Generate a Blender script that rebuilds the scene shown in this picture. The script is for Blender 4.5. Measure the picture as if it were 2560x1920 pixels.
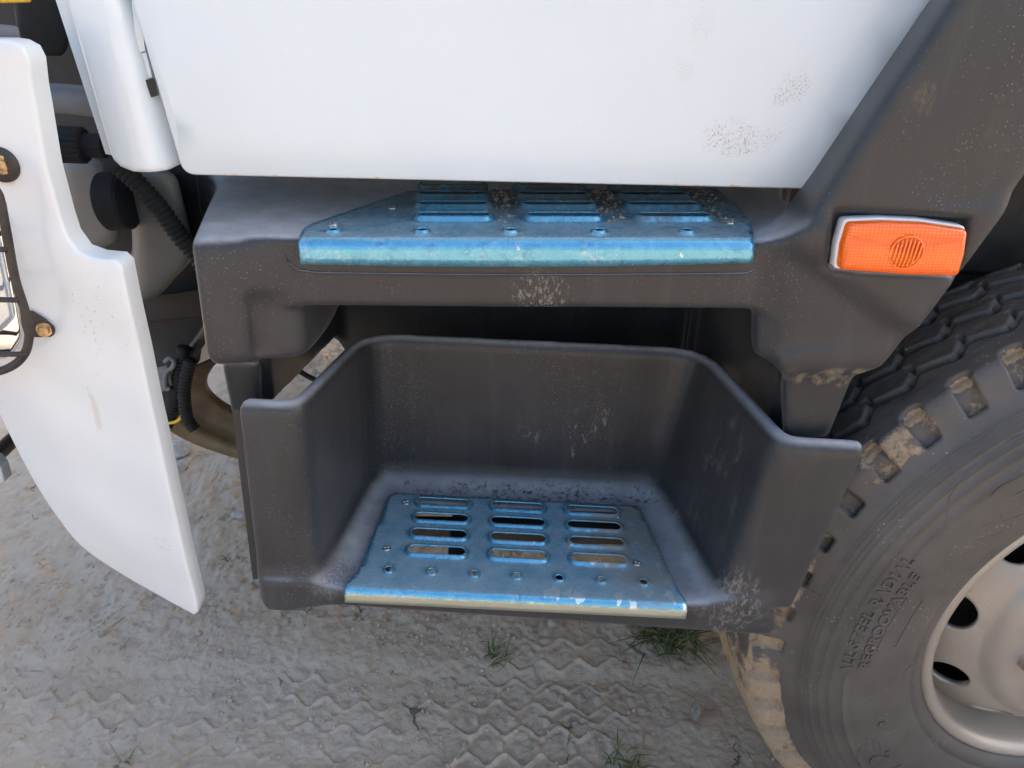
import bpy, bmesh, math, random
import numpy as np
from mathutils import Vector, Matrix
from mathutils.geometry import delaunay_2d_cdt

# ---------------------------------------------------------------- camera, sky, sun, exposure
S = bpy.context.scene
for o in list(bpy.data.objects): bpy.data.objects.remove(o)
C = S.collection
R = math.radians
cam = bpy.data.objects.new('camera', bpy.data.cameras.new('camera')); C.objects.link(cam)
cam.data.sensor_width = 36.0; cam.data.lens = 1900.0/2560*36; cam.data.clip_start = .02; cam.data.clip_end = 2000
def cam_basis(pitch, yaw, roll):
    p, y, ro = R(pitch), R(yaw), R(roll)
    f = Vector((-math.sin(y)*math.cos(p), math.cos(y)*math.cos(p), -math.sin(p)))
    r = Vector((math.cos(y), math.sin(y), 0)); u = r.cross(f)
    r2 = math.cos(ro)*r + math.sin(ro)*u; u2 = -math.sin(ro)*r + math.cos(ro)*u
    return Matrix((r2, u2, -f)).transposed()
cam.matrix_world = Matrix.Translation((0, -.9, 1.41)) @ cam_basis(27.5, -1, 1.5).to_4x4()
S.camera = cam

SUN_EL, SUN_AZ = 37, 64            # the sun stands behind the truck: everything in view is in its shade
w = bpy.data.worlds.new('World'); S.world = w; w.use_nodes = True
nt = w.node_tree; nt.nodes.clear()
sky = nt.nodes.new('ShaderNodeTexSky'); sky.sky_type = 'NISHITA'; sky.sun_disc = False
sky.sun_elevation = R(SUN_EL); sky.sun_rotation = R(SUN_AZ); sky.air_density = 1.0; sky.dust_density = 5.0; sky.ozone_density = 1.1
bg = nt.nodes.new('ShaderNodeBackground'); bg.inputs[1].default_value = .15
wo = nt.nodes.new('ShaderNodeOutputWorld'); nt.links.new(sky.outputs[0], bg.inputs[0]); nt.links.new(bg.outputs[0], wo.inputs[0])
sl = bpy.data.objects.new('sun', bpy.data.lights.new('sun', 'SUN')); C.objects.link(sl)
sl.data.energy = 2.3; sl.data.angle = R(.5); sl.data.color = (1, .93, .84)
sd = Vector((math.sin(R(SUN_AZ))*math.cos(R(SUN_EL)), math.cos(R(SUN_AZ))*math.cos(R(SUN_EL)), math.sin(R(SUN_EL))))
sl.rotation_euler = sd.to_track_quat('Z', 'Y').to_euler()
sl.location = (0, 6, 6)
S.view_settings.view_transform = 'Standard'; S.view_settings.look = 'None'
S.view_settings.exposure = 1.83; S.view_settings.gamma = 1.0
S.render.engine = 'CYCLES'

rng = np.random.default_rng(7); random.seed(7)

# ---------------------------------------------------------------- materials
def mat(name):
    m = bpy.data.materials.new(name); m.use_nodes = True
    return m, m.node_tree, m.node_tree.nodes['Principled BSDF']
class N:
    """small node helper"""
    def __init__(s, t): s.t = t; s.co = None
    def n(s, ty, **k):
        x = s.t.nodes.new(ty)
        for a, b in k.items(): setattr(x, a, b)
        return x
    def l(s, a, b): s.t.links.new(a, b)
    def obj(s):
        if s.co is None: s.co = s.n('ShaderNodeTexCoord').outputs['Object']
        return s.co
    def map(s, scale=(1,1,1), loc=(0,0,0), rot=(0,0,0)):
        m = s.n('ShaderNodeMapping'); m.inputs['Scale'].default_value = scale; m.inputs['Location'].default_value = loc
        m.inputs['Rotation'].default_value = rot
        s.l(s.obj(), m.inputs[0]); return m.outputs[0]
    def noise(s, scale, detail=4, rough=.55, vec=None, dist=0):
        x = s.n('ShaderNodeTexNoise'); x.inputs['Scale'].default_value = scale; x.inputs['Detail'].default_value = detail
        x.inputs['Roughness'].default_value = rough; x.inputs['Distortion'].default_value = dist
        s.l(vec if vec is not None else s.obj(), x.inputs['Vector']); return x.outputs[0]
    def voro(s, scale, feature='F1', vec=None, rand=1):
        x = s.n('ShaderNodeTexVoronoi', feature=feature); x.inputs['Scale'].default_value = scale
        x.inputs['Randomness'].default_value = rand
        s.l(vec if vec is not None else s.obj(), x.inputs['Vector']); return x.outputs['Distance']
    def ramp(s, v, *st, interp='LINEAR'):
        x = s.n('ShaderNodeValToRGB'); x.color_ramp.interpolation = interp
        e = x.color_ramp.elements
        while len(e) < len(st): e.new(.5)
        for i, (p, c) in enumerate(st):
            e[i].position = p; e[i].color = (c, c, c, 1) if not isinstance(c, tuple) else (*c, 1)
        s.l(v, x.inputs[0]); return x.outputs[0]
    def step(s, v, a, b, lo=0., hi=1.):
        x = s.n('ShaderNodeMapRange', interpolation_type='SMOOTHSTEP'); x.inputs[1].default_value = a; x.inputs[2].default_value = b
        x.inputs[3].default_value = lo; x.inputs[4].default_value = hi; s.l(v, x.inputs[0]); return x.outputs[0]
    def math(s, op, a, b=None):
        x = s.n('ShaderNodeMath', operation=op)
        for i, v in enumerate((a, b)):
            if v is None: continue
            if isinstance(v, (int, float)): x.inputs[i].default_value = v
            else: s.l(v, x.inputs[i])
        return x.outputs[0]
    def mix(s, f, a, b):
        x = s.n('ShaderNodeMix', data_type='RGBA')
        for v, i in ((f, 0), (a, 6), (b, 7)):
            if isinstance(v, (int, float)): x.inputs[i].default_value = v
            elif isinstance(v, tuple): x.inputs[i].default_value = (*v, 1)
            else: s.l(v, x.inputs[i])
        return x.outputs[2]
    def xyz(s):
        x = s.n('ShaderNodeSeparateXYZ'); s.l(s.obj(), x.inputs[0]); return x.outputs
    def ball(s, c, rad):
        """1 at the centre c falling to 0 at an ellipsoid of radii rad"""
        sc = tuple(1/r for r in rad)
        m = s.map(sc, tuple(-a*b for a, b in zip(c, sc)))
        d = s.n('ShaderNodeVectorMath', operation='LENGTH'); s.l(m, d.inputs[0])
        return s.math('SUBTRACT', 1., d.outputs['Value'])
    def bump(s, h, strength, dist, prev=None):
        b = s.n('ShaderNodeBump'); b.inputs['Strength'].default_value = strength; b.inputs['Distance'].default_value = dist
        s.l(h, b.inputs['Height'])
        if prev is not None: s.l(prev, b.inputs['Normal'])
        return b.outputs[0]

def simple(name, col, rough=.5, metal=0., nscale=40, var=.25, bump=0., bscale=300, coat=0., spec=.5):
    m, t, p = mat(name); g = N(t)
    v = g.noise(nscale, 5, .6)
    c1 = tuple(c*(1-var) for c in col); c2 = tuple(min(1, c*(1+var)) for c in col)
    g.l(g.mix(g.step(v, .3, .7), c1, c2), p.inputs['Base Color'])
    p.inputs['Roughness'].default_value = rough; p.inputs['Metallic'].default_value = metal
    p.inputs['Coat Weight'].default_value = coat; p.inputs['Specular IOR Level'].default_value = spec
    g.l(g.step(v, .2, .8, rough*.85, min(1, rough*1.15)), p.inputs['Roughness'])
    if bump: g.l(g.bump(g.noise(bscale, 3), bump, .002), p.inputs['Normal'])
    return m

def plastic_mat(name, base=.035, dust=.5, scuffs=()):
    m, t, p = mat(name); g = N(t)
    big = g.noise(6, 5, .6); fine = g.noise(1400, 2)
    col = g.mix(g.step(big, .35, .7), (base*.82, base*.88, base*.98), (base*1.2, base*1.28, base*1.4))
    # pale water spots and dust specks
    sp = g.voro(210); spm = g.step(sp, .10, .22, 1, 0)
    patch = g.step(g.noise(7, 4, .7, g.map((1, 1, .5), (3, 1, 2))), .45, .62)
    specks = g.math('MULTIPLY', g.math('MULTIPLY', spm, patch), dust)
    col = g.mix(specks, col, (.36, .34, .32))
    run = g.math('MULTIPLY', g.step(g.noise(38, 5, .65, g.map((1, 1, .07), (2, 7, 1))), .5, .8), .10)
    col = g.mix(run, col, (.18, .17, .165))
    haze = g.math('MULTIPLY', g.step(g.noise(14, 6, .7, g.map((1, 1, .6), (5, 5, 5))), .5, .8), .15)
    col = g.mix(haze, col, (.12, .118, .115))
    # dust on upward faces, paled to paint the sky's light on tops
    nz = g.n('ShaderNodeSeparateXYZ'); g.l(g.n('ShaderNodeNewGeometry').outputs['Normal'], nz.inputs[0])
    dust_skylight = g.math('MULTIPLY', g.step(nz.outputs[2], .35, .95), g.step(g.noise(30, 6, .7, g.map((1, 1, 1), (9, 9, 9))), .25, .75, .6, .95))
    col = g.mix(dust_skylight, col, (.37, .375, .385))
    for c, r, colr, s, thr, amt in scuffs:
        bl = g.math('ADD', g.ball(c, r), g.math('MULTIPLY', g.math('SUBTRACT', g.noise(30, 4, .6, g.map((1, 1, .5), c)), .5), 2.0))
        msk = g.math('MULTIPLY', g.step(bl, .0, .6), g.step(g.noise(s, 5, .75, g.map((1, 1, .45))), thr, thr+.12))
        col = g.mix(g.math('MULTIPLY', msk, amt), col, colr)
    g.l(col, p.inputs['Base Color'])
    g.l(g.step(big, .3, .75, .36, .50), p.inputs['Roughness'])
    p.inputs['Specular IOR Level'].default_value = .5; p.inputs['Sheen Weight'].default_value = .12; p.inputs['Sheen Roughness'].default_value = .4
    b = g.bump(fine, .18, .0008); b = g.bump(g.noise(22, 3), .10, .004, b)
    g.l(b, p.inputs['Normal'])
    return m

PALE = (.42, .39, .36)
M = {}
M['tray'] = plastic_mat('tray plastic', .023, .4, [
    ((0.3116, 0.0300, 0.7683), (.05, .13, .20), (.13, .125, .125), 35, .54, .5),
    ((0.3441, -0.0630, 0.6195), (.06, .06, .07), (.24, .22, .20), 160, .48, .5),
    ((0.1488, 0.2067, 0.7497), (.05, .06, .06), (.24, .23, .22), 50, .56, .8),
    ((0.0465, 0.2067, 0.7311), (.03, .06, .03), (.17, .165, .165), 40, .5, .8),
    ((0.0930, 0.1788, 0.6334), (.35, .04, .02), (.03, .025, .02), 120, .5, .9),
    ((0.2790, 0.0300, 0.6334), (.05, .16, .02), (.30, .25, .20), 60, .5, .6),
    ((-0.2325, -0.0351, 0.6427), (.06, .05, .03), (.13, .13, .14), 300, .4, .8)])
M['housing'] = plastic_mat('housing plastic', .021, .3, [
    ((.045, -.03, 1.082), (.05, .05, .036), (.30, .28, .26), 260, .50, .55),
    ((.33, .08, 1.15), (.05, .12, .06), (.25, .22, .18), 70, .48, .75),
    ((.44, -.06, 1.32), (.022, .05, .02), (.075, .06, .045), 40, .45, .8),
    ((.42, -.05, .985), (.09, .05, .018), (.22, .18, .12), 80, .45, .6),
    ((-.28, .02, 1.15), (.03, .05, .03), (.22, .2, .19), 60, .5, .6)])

def white_mat(name, rust=None, dirt=(), col=(.61, .675, .705), streak=.08):
    m, t, p = mat(name); g = N(t)
    n = g.noise(5, 4, .5, g.map((1, 1, .4)))
    c = g.mix(g.step(n, .35, .75), col, tuple(x*.955 for x in col))
    st = g.noise(30, 4, .6, g.map((1, 1, .06)))
    c = g.mix(g.math('MULTIPLY', g.step(st, .5, .8), streak), c, (.62, .57, .50))
    # tiny chips
    ch = g.math('MULTIPLY', g.step(g.voro(60), .018, .03, 1, 0), g.step(g.noise(11, 2, .5, g.map((1,1,1),(4,4,4))), .6, .62))
    c = g.mix(ch, c, (.12, .12, .13))
    for cc, rad, s, thr, amt, dc in dirt:
        bl = g.math('ADD', g.ball(cc, rad), g.math('MULTIPLY', g.math('SUBTRACT', g.noise(38, 4, .6, g.map((1, .02, 1.), cc)), .5), 2.2))
        dots = g.math('MULTIPLY', g.step(bl, .05, .75), g.step(g.noise(s, 3, .6, g.map((1, 1, .75))), thr, thr+.07))
        c = g.mix(g.math('MULTIPLY', dots, amt), c, dc)
        soft = g.math('MULTIPLY', g.step(bl, .05, .9), .18*amt)
        c = g.mix(soft, c, (.50, .47, .42))
    if rust is not None:
        z = g.xyz()[2]
        # rust bleeding up from the folded bottom hem
        up = g.noise(45, 4, .7, g.map((1, 1, 0)))
        h = g.math('ADD', g.math('MULTIPLY', g.step(up, .5, .85), .006), .0016)
        e = g.math('SUBTRACT', g.math('SUBTRACT', z, rust), h)
        rm = g.step(e, -.003, .001, 1, 0)
        c = g.mix(g.math('MULTIPLY', rm, .7), c, (.66, .38, .13))
    g.l(c, p.inputs['Base Color'])
    p.inputs['Roughness'].default_value = .30; p.inputs['Coat Weight'].default_value = .35; p.inputs['Coat Roughness'].default_value = .12
    g.l(g.bump(g.noise(9, 2), .05, .01), p.inputs['Normal'])
    return m
GD = (.17, .16, .145)
M['door'] = white_mat('door paint', 1.2015, [
    ((.325, .0, 1.315), (.026, .2, .034), 560, .55, .7, GD),
    ((.275, .0, 1.262), (.060, .2, .030), 560, .55, .7, GD),
    ((.215, .0, 1.375), (.024, .2, .030), 600, .60, .5, GD),
    ((.20, .0, 1.335), (.018, .2, .018), 600, .60, .6, GD)])
M['white'] = white_mat('cab paint', None, [], (.63, .685, .705))
M['bumper'] = white_mat('bumper paint', None, [
    ((-.47, -.08, 1.06), (.06, .3, .09), 260, .64, .7, GD),
    ((-.46, -.08, .72), (.02, .3, .02), 140, .6, .5, GD),
    ((-.50, -.08, .93), (.006, .3, .05), 60, .4, .35, (.45, .36, .22)),
    ((-0.5272,-0.0800,1.2259), (.020, .3, .022), 160, .40, .8, (.40, .17, .05))], (.635, .665, .67), .06)

def film_mat(name, zcut, dirt, seed, dcol=(.25, .20, .15)):
    """blue protective film over bare metal: torn along the edge, muddy towards one end"""
    m, t, p = mat(name); g = N(t); X, Y, Z = g.xyz()
    n1 = g.noise(55, 6, .7, g.map((1, 1, 1), (seed, 0, 0))); n2 = g.noise(11, 4, .6, g.map((1, 1, 1), (0, seed, 0)))
    film = g.mix(g.step(n1, .3, .7), (.11, .37, .52), (.17, .44, .57))
    scuff = g.math('MULTIPLY', g.step(g.noise(160, 5, .8, g.map((1, .5, 1), (0, 0, seed))), .5, .62), g.step(n2, .45, .62))
    film = g.mix(g.math('MULTIPLY', scuff, .7), film, (.50, .56, .58))
    dk = g.math('MULTIPLY', g.step(g.noise(70, 5, .7, g.map((1, 2, 1), (2, seed, 0))), .52, .6), g.step(n2, .42, .6))
    film = g.mix(g.math('MULTIPLY', dk, .5), film, (.06, .17, .30))
    bare = (.62, .60, .57)
    # torn patches near the front bend
    if zcut is not None:
        edge = g.math('SUBTRACT', Z, g.math('ADD', g.math('MULTIPLY', g.noise(50, 4, .6, g.map((1, 0, 0))), .006), zcut))
        below = g.step(edge, -.0006, .0006, 1, 0)
        band = g.math('MULTIPLY', g.step(Z, zcut-.002, zcut+.002), g.step(Y, .012, .004))
        hole = g.math('MULTIPLY', band, g.step(g.noise(38, 2, .5, g.map((1, .6, .6), (seed*2, 0, 0))), .60, .615))
        hole = g.math('MULTIPLY', hole, g.step(X, -.02, .05))
        isb = g.math('MAXIMUM', below, hole)
    else:
        isb = g.math('MULTIPLY', g.step(g.noise(60, 3, .5, g.map((1, 1, 1), (seed, 3, 0))), .72, .73), 1)
    brush = g.noise(14, 3, .6, g.map((1, 40, 40)))
    barec = g.mix(hole, g.mix(brush, (.60, .52, .38), (.80, .72, .56)), (.80, .80, .78)) if zcut is not None else bare  # lip metal coloured gold for the warm ground it mirrors
    col = g.mix(isb, film, barec)
    rgh = g.mix(isb, g.mix(g.step(n1, .3, .7), (.20,)*3, (.34,)*3), (.30,)*3)
    met = g.mix(isb, (.65,)*3, (.8,)*3)
    dm = None
    for c, r, s, thr, amt in dirt:
        q = g.math('MULTIPLY', g.math('MULTIPLY', g.step(g.ball(c, r), .0, .5), g.step(g.noise(s, 6, .75, g.map((1, 1, 1), (seed, 1, 1))), thr, thr+.14)), amt)
        dm = q if dm is None else g.math('MAXIMUM', dm, q)
    # trodden grey haze on the flat top
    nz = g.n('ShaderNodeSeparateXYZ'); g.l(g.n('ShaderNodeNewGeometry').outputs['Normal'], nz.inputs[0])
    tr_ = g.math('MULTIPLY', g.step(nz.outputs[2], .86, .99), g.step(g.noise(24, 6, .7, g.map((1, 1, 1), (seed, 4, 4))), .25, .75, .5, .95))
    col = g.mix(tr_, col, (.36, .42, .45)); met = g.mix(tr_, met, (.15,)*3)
    if dm is not None:
        col = g.mix(dm, col, dcol); rgh = g.mix(dm, rgh, (.9,)*3); met = g.mix(dm, met, (0., 0., 0.))
    g.l(col, p.inputs['Base Color']); g.l(rgh, p.inputs['Roughness']); g.l(met, p.inputs['Metallic'])
    p.inputs['Coat Weight'].default_value = .7; p.inputs['Coat Roughness'].default_value = .12; p.inputs['Coat Tint'].default_value = (.75, .93, 1, 1)
    b = g.bump(g.noise(70, 5, .65, g.map((1, 1, 1), (seed, 0, 0))), .28, .0025)
    b = g.bump(g.noise(420, 3), .18, .0008, b)
    g.l(b, p.inputs['Normal'])
    return m

M['steel'] = simple('zinc screw', (.55, .53, .48), .35, 1., 300, .3)
M['black'] = simple('black rubber hose', (.009, .009, .009), .75, 0, 60, .3, .2, 200)
M['blackgloss'] = simple('black painted steel', (.022, .021, .02), .4, 0, 60, .3, .15, 200)
M['dark'] = simple('dusty dark chassis', (.030, .028, .026), .75, 0, 12, .5, .3, 80)
M['void'] = simple('shade black arch liner', (.012, .011, .011), .9, 0, 12, .4)  # near-black colour stands in for the shade inside the arch
M['cream'] = simple('translucent tank plastic', (.17, .168, .155), .45, 0, 10, .12)
M['greybox'] = simple('grey connector plastic', (.17, .18, .19), .5, 0, 50, .2)
M['pipe'] = simple('grey pipe', (.20, .20, .21), .45, 0, 15, .15)
M['olive'] = simple('olive brown painted steel', (.13, .10, .055), .5, 0, 18, .35, .25, 120)
M['chrome'] = simple('chrome reflector', (.85, .86, .88), .06, 1., 10, .05)
M['bolt'] = simple('rusty zinc bolt', (.50, .36, .20), .4, .9, 120, .45, .2, 400)
M['rustblack'] = simple('rusty black wire', (.035, .028, .024), .55, .1, 30, .5, .3, 300)
M['yellow'] = simple('yellow paint', (.75, .48, .04), .4)
M['glass'] = simple('lamp glass', (.55, .6, .65), .08, .6, 10, .05)

def lamp_mat():
    m, t, p = mat('orange lens'); g = N(t)
    p.inputs['Base Color'].default_value = (1., .19, .004, 1); p.inputs['Roughness'].default_value = .16
    p.inputs['Coat Weight'].default_value = .45; p.inputs['Coat Roughness'].default_value = .05
    p.inputs['Subsurface Weight'].default_value = .25; p.inputs['Subsurface Radius'].default_value = (.02, .006, .001); p.inputs['Subsurface Scale'].default_value = .3
    v = g.voro(230, 'F1', g.map((1, 1, 1.3)), .0)
    g.l(g.mix(g.step(v, .2, .62), (.98, .20, .004), (.82, .11, .002)), p.inputs['Base Color'])
    g.l(g.bump(v, .45, .0015), p.inputs['Normal'])
    return m
M['lens'] = lamp_mat()
M['lensclear'] = simple('clear orange rib', (.90, .20, .01), .12, 0, 10, .05, coat=.6)
M['lampwhite'] = simple('white lamp base', (.72, .72, .70), .4, 0, 40, .06)

def tyre_mat():
    m, t, p = mat('dusty tyre rubber'); g = N(t)
    at = g.n('ShaderNodeAttribute', attribute_name='mud').outputs['Fac']
    n = g.noise(9, 5, .6); col = g.mix(g.step(n, .3, .7), (.058, .052, .046), (.088, .078, .068))
    dots = g.math('MULTIPLY', g.step(g.voro(130), .10, .2, 1, 0), g.step(g.noise(16, 4, .7), .50, .62))
    col = g.mix(g.math('MULTIPLY', dots, .75), col, (.36, .31, .25))
    mn = g.noise(38, 6, .72); thr = g.math('ADD', g.math('MULTIPLY', at, 1.3), g.math('SUBTRACT', mn, .98))
    mm = g.step(thr, -.03, .16)
    mudc = g.mix(g.noise(120, 4, .7), (.20, .145, .09), (.46, .35, .23))
    col = g.mix(mm, col, mudc)
    g.l(col, p.inputs['Base Color']); g.l(g.mix(mm, (.56,)*3, (.95,)*3), p.inputs['Roughness'])
    b = g.bump(g.noise(60, 5, .7), .25, .002); b2 = g.bump(g.math('MULTIPLY', mm, g.noise(180, 5, .7)), .7, .006, b)
    g.l(b2, p.inputs['Normal'])
    return m
M['tyre'] = tyre_mat()
def rim_mat():
    m, t, p = mat('dusty silver wheel paint'); g = N(t)
    col = g.mix(g.step(g.noise(6, 4), .3, .7), (.33, .285, .235), (.41, .36, .305))
    dd = g.step(g.noise(420, 4, .8), .52, .66); ring = g.step(g.noise(12, 3), .4, .65)
    col = g.mix(g.math('MULTIPLY', g.math('MULTIPLY', dd, ring), .6), col, (.25, .19, .14))
    g.l(col, p.inputs['Base Color']); p.inputs['Metallic'].default_value = .35; p.inputs['Roughness'].default_value = .42
    g.l(g.bump(g.noise(500, 3), .12, .001), p.inputs['Normal'])
    return m
M['rim'] = rim_mat()

def ground_mat():
    m, t, p = mat('dry grey mud'); g = N(t)
    big = g.noise(2.2, 5, .6); mid = g.noise(22, 6, .65); fine = g.noise(150, 5, .7)
    col = g.mix(g.step(big, .35, .68), (.57, .44, .318), (.635, .505, .372))
    col = g.mix(g.math('MULTIPLY', g.step(mid, .48, .72), .45), col, (.41, .32, .235))
    col = g.mix(g.math('MULTIPLY', g.step(fine, .55, .75), .5), col, (.62, .52, .41))
    pal = g.step(g.noise(3.3, 3, .5, g.map((1, 1, 1), (7, 2, 0))), .56, .70)
    col = g.mix(g.math('MULTIPLY', pal, .4), col, (.62, .52, .41))
    wn = g.n('ShaderNodeTexNoise'); wn.inputs['Scale'].default_value = 9; wn.inputs['Detail'].default_value = 5; g.l(g.obj(), wn.inputs['Vector'])
    wm = g.n('ShaderNodeVectorMath', operation='MULTIPLY_ADD'); wm.inputs[1].default_value = (.22, .22, 0); g.l(wn.outputs['Color'], wm.inputs[0]); g.l(g.obj(), wm.inputs[2]); wv = wm.outputs[0]
    cr = g.math('MULTIPLY', g.step(g.voro(4.0, 'DISTANCE_TO_EDGE', wv), .005, .013, 1, 0), g.step(g.noise(4, 3, .6, g.map((1, 1, 1), (1, 9, 0))), .56, .64))
    cr2 = cr
    col = g.mix(g.math('MULTIPLY', cr, .75), col, (.05, .042, .036))
    g.l(col, p.inputs['Base Color']); p.inputs['Roughness'].default_value = .95; p.inputs['Specular IOR Level'].default_value = .2
    b = g.bump(g.noise(45, 8, .75), .6, .012); b = g.bump(g.noise(330, 4, .7), .5, .003, b)
    b = g.bump(g.math('SUBTRACT', 1., cr2), .8, .006, b)
    g.l(b, p.inputs['Normal'])
    return m
M['ground'] = ground_mat()
M['stone'] = simple('pale stone', (.40, .38, .35), .9, 0, 40, .2, .5, 150)
M['clod'] = simple('brown mud clod', (.34, .27, .21), .95, 0, 60, .35, .6, 200)
M['grass'] = simple('grass blade', (.075, .12, .035), .55, 0, 30, .5)
M['drygrass'] = simple('dry stalk', (.30, .24, .14), .8, 0, 30, .3)

# ---------------------------------------------------------------- object helpers
TL = Vector((.3, 1.1, 0))
truck = bpy.data.objects.new('truck', None); C.objects.link(truck); truck.location = TL
truck['label'] = 'white truck seen close at its cab steps, black moulded step panel and front wheel'
truck['category'] = 'truck'

def link(name, me, m=None, parent=None, smooth=True, loc=(0, 0, 0), rot=None):
    o = bpy.data.objects.new(name, me); C.objects.link(o)
    for mm in (m if isinstance(m, (list, tuple)) else [m] if m else []): me.materials.append(mm)
    if smooth and len(me.polygons): me.polygons.foreach_set('use_smooth', [True]*len(me.polygons))
    o.location = loc
    if rot is not None: o.rotation_euler = rot
    if parent is not None:
        o.parent = parent
        if parent is truck: o.location = Vector(loc) - TL
    return o
def tag(o, label, cat, group=None, kind=None):
    o['label'] = label; o['category'] = cat
    if group: o['group'] = group
    if kind: o['kind'] = kind
    return o
def mesh_np(name, V, F):
    me = bpy.data.meshes.new(name); me.from_pydata([tuple(map(float, v)) for v in V], [], [tuple(map(int, f)) for f in F]); me.update(); return me
def mesh_fast(name, V, Q):
    V = np.asarray(V, np.float32); Q = np.asarray(Q, np.int32); k = Q.shape[1]
    me = bpy.data.meshes.new(name); me.vertices.add(len(V)); me.vertices.foreach_set('co', V.ravel())
    me.loops.add(Q.size); me.loops.foreach_set('vertex_index', Q.ravel())
    me.polygons.add(len(Q)); me.polygons.foreach_set('loop_start', np.arange(0, Q.size, k, dtype=np.int32))
    me.update(calc_edges=True); me.validate(); return me
def bm_mesh(name, bm):
    me = bpy.data.meshes.new(name); bm.to_mesh(me); bm.free(); return me
def box_bm(bm, lo, hi):
    lo, hi = Vector(lo), Vector(hi)
    v = [bm.verts.new((x, y, z)) for x in (lo.x, hi.x) for y in (lo.y, hi.y) for z in (lo.z, hi.z)]
    for f in ((0,1,3,2),(4,6,7,5),(0,4,5,1),(2,3,7,6),(0,2,6,4),(1,5,7,3)): bm.faces.new([v[i] for i in f])
    return v
def bevelled(o, w, seg=3):
    b = o.modifiers.new('bevel', 'BEVEL'); b.width = w; b.segments = seg; b.limit_method = 'ANGLE'; b.angle_limit = R(30)
    return o
def hull_obj(name, pts, m, parent, bev=0., seg=3):
    bm = bmesh.new(); vs = [bm.verts.new(p) for p in pts]
    bmesh.ops.convex_hull(bm, input=vs)
    bmesh.ops.delete(bm, geom=[v for v in bm.verts if not v.link_faces], context='VERTS')
    bmesh.ops.dissolve_limit(bm, angle_limit=R(1), verts=bm.verts, edges=bm.edges)
    o = link(name, bm_mesh(name, bm), m, parent, smooth=bool(bev))
    if bev: bevelled(o, bev, seg)
    return o
def boxo(name, lo, hi, m, parent, bev=.004):
    bm = bmesh.new(); box_bm(bm, lo, hi); o = link(name, bm_mesh(name, bm), m, parent, smooth=bool(bev))
    if bev: bevelled(o, bev)
    return o
def prism(poly, y0, y1): return [(x, y0, z) for x, z in poly] + [(x, y1, z) for x, z in poly]
def resample(P, n, closed=False):
    P = [Vector(p) for p in P]
    if closed: P = P + [P[0]]
    L = [0]
    for a, b in zip(P, P[1:]): L.append(L[-1] + (b-a).length)
    out = []
    for i in range(n):
        d = L[-1]*i/(n if closed else n-1)
        k = max(j for j in range(len(L)) if L[j] <= d+1e-9); k = min(k, len(P)-2)
        t = (d-L[k])/max(1e-9, L[k+1]-L[k]); out.append(P[k].lerp(P[k+1], t))
    return out
def spline(P, n):
    """Catmull-Rom through points"""
    P = [Vector(p) for p in P]; Q = [2*P[0]-P[1]] + P + [2*P[-1]-P[-2]]; out = []
    for i in range(n):
        u = i/(n-1)*(len(P)-1); k = min(int(u), len(P)-2); t = u-k
        a, b, c, d = Q[k:k+4]
        out.append(.5*((2*b)+(c-a)*t+(2*a-5*b+4*c-d)*t*t+(3*b-a-3*c+d)*t**3))
    return out
def tube_data(path, rad, seg=10, closed=False):
    V, F = [], []; n = len(path); up = Vector((.13, .3, .94)).normalized()
    for i, p in enumerate(path):
        a = path[(i-1) % n] if closed or i else path[0]; b = path[(i+1) % n] if closed or i < n-1 else path[-1]
        t = (b-a).normalized(); s = t.cross(up).normalized(); q = s.cross(t)
        r = rad(i/(n-1)) if callable(rad) else rad
        for k in range(seg):
            an = 2*math.pi*k/seg; V.append(p + s*(math.cos(an)*r) + q*(math.sin(an)*r))
    for i in range(n if closed else n-1):
        j = (i+1) % n
        for k in range(seg): F.append((i*seg+k, i*seg+(k+1) % seg, j*seg+(k+1) % seg, j*seg+k))
    if not closed: F.append(tuple(range(seg))[::-1]); F.append(tuple((n-1)*seg+k for k in range(seg)))
    return V, F
def tube(name, path, rad, m, parent, seg=10, closed=False, **k):
    return link(name, mesh_np(name, *tube_data(path, rad, seg, closed)), m, parent, **k)
def hose(name, P, rad, m, parent, pitch=.007, amp=.12):
    """corrugated hose along a spline"""
    pts = spline(P, 200); L = sum((b-a).length for a, b in zip(pts, pts[1:])); n = int(L/pitch*4)+4
    path = resample(pts, n)
    return tube(name, path, lambda u: rad*(1+amp*math.cos(u*(n-1)*math.pi/2)), m, parent, 12)
def revolve(prof, n=96, a0=0, a1=2*math.pi):
    """profile [(r, y)] about the Y axis"""
    full = abs(a1-a0-2*math.pi) < 1e-6; m = n if full else n+1; V = []; F = []
    for i in range(m):
        a = a0+(a1-a0)*i/n
        for r, y in prof: V.append((r*math.cos(a), y, r*math.sin(a)))
    k = len(prof)
    for i in range(n):
        j = (i+1) % m
        for q in range(k-1): F.append((i*k+q, j*k+q, j*k+q+1, i*k+q+1))
    return V, F

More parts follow.
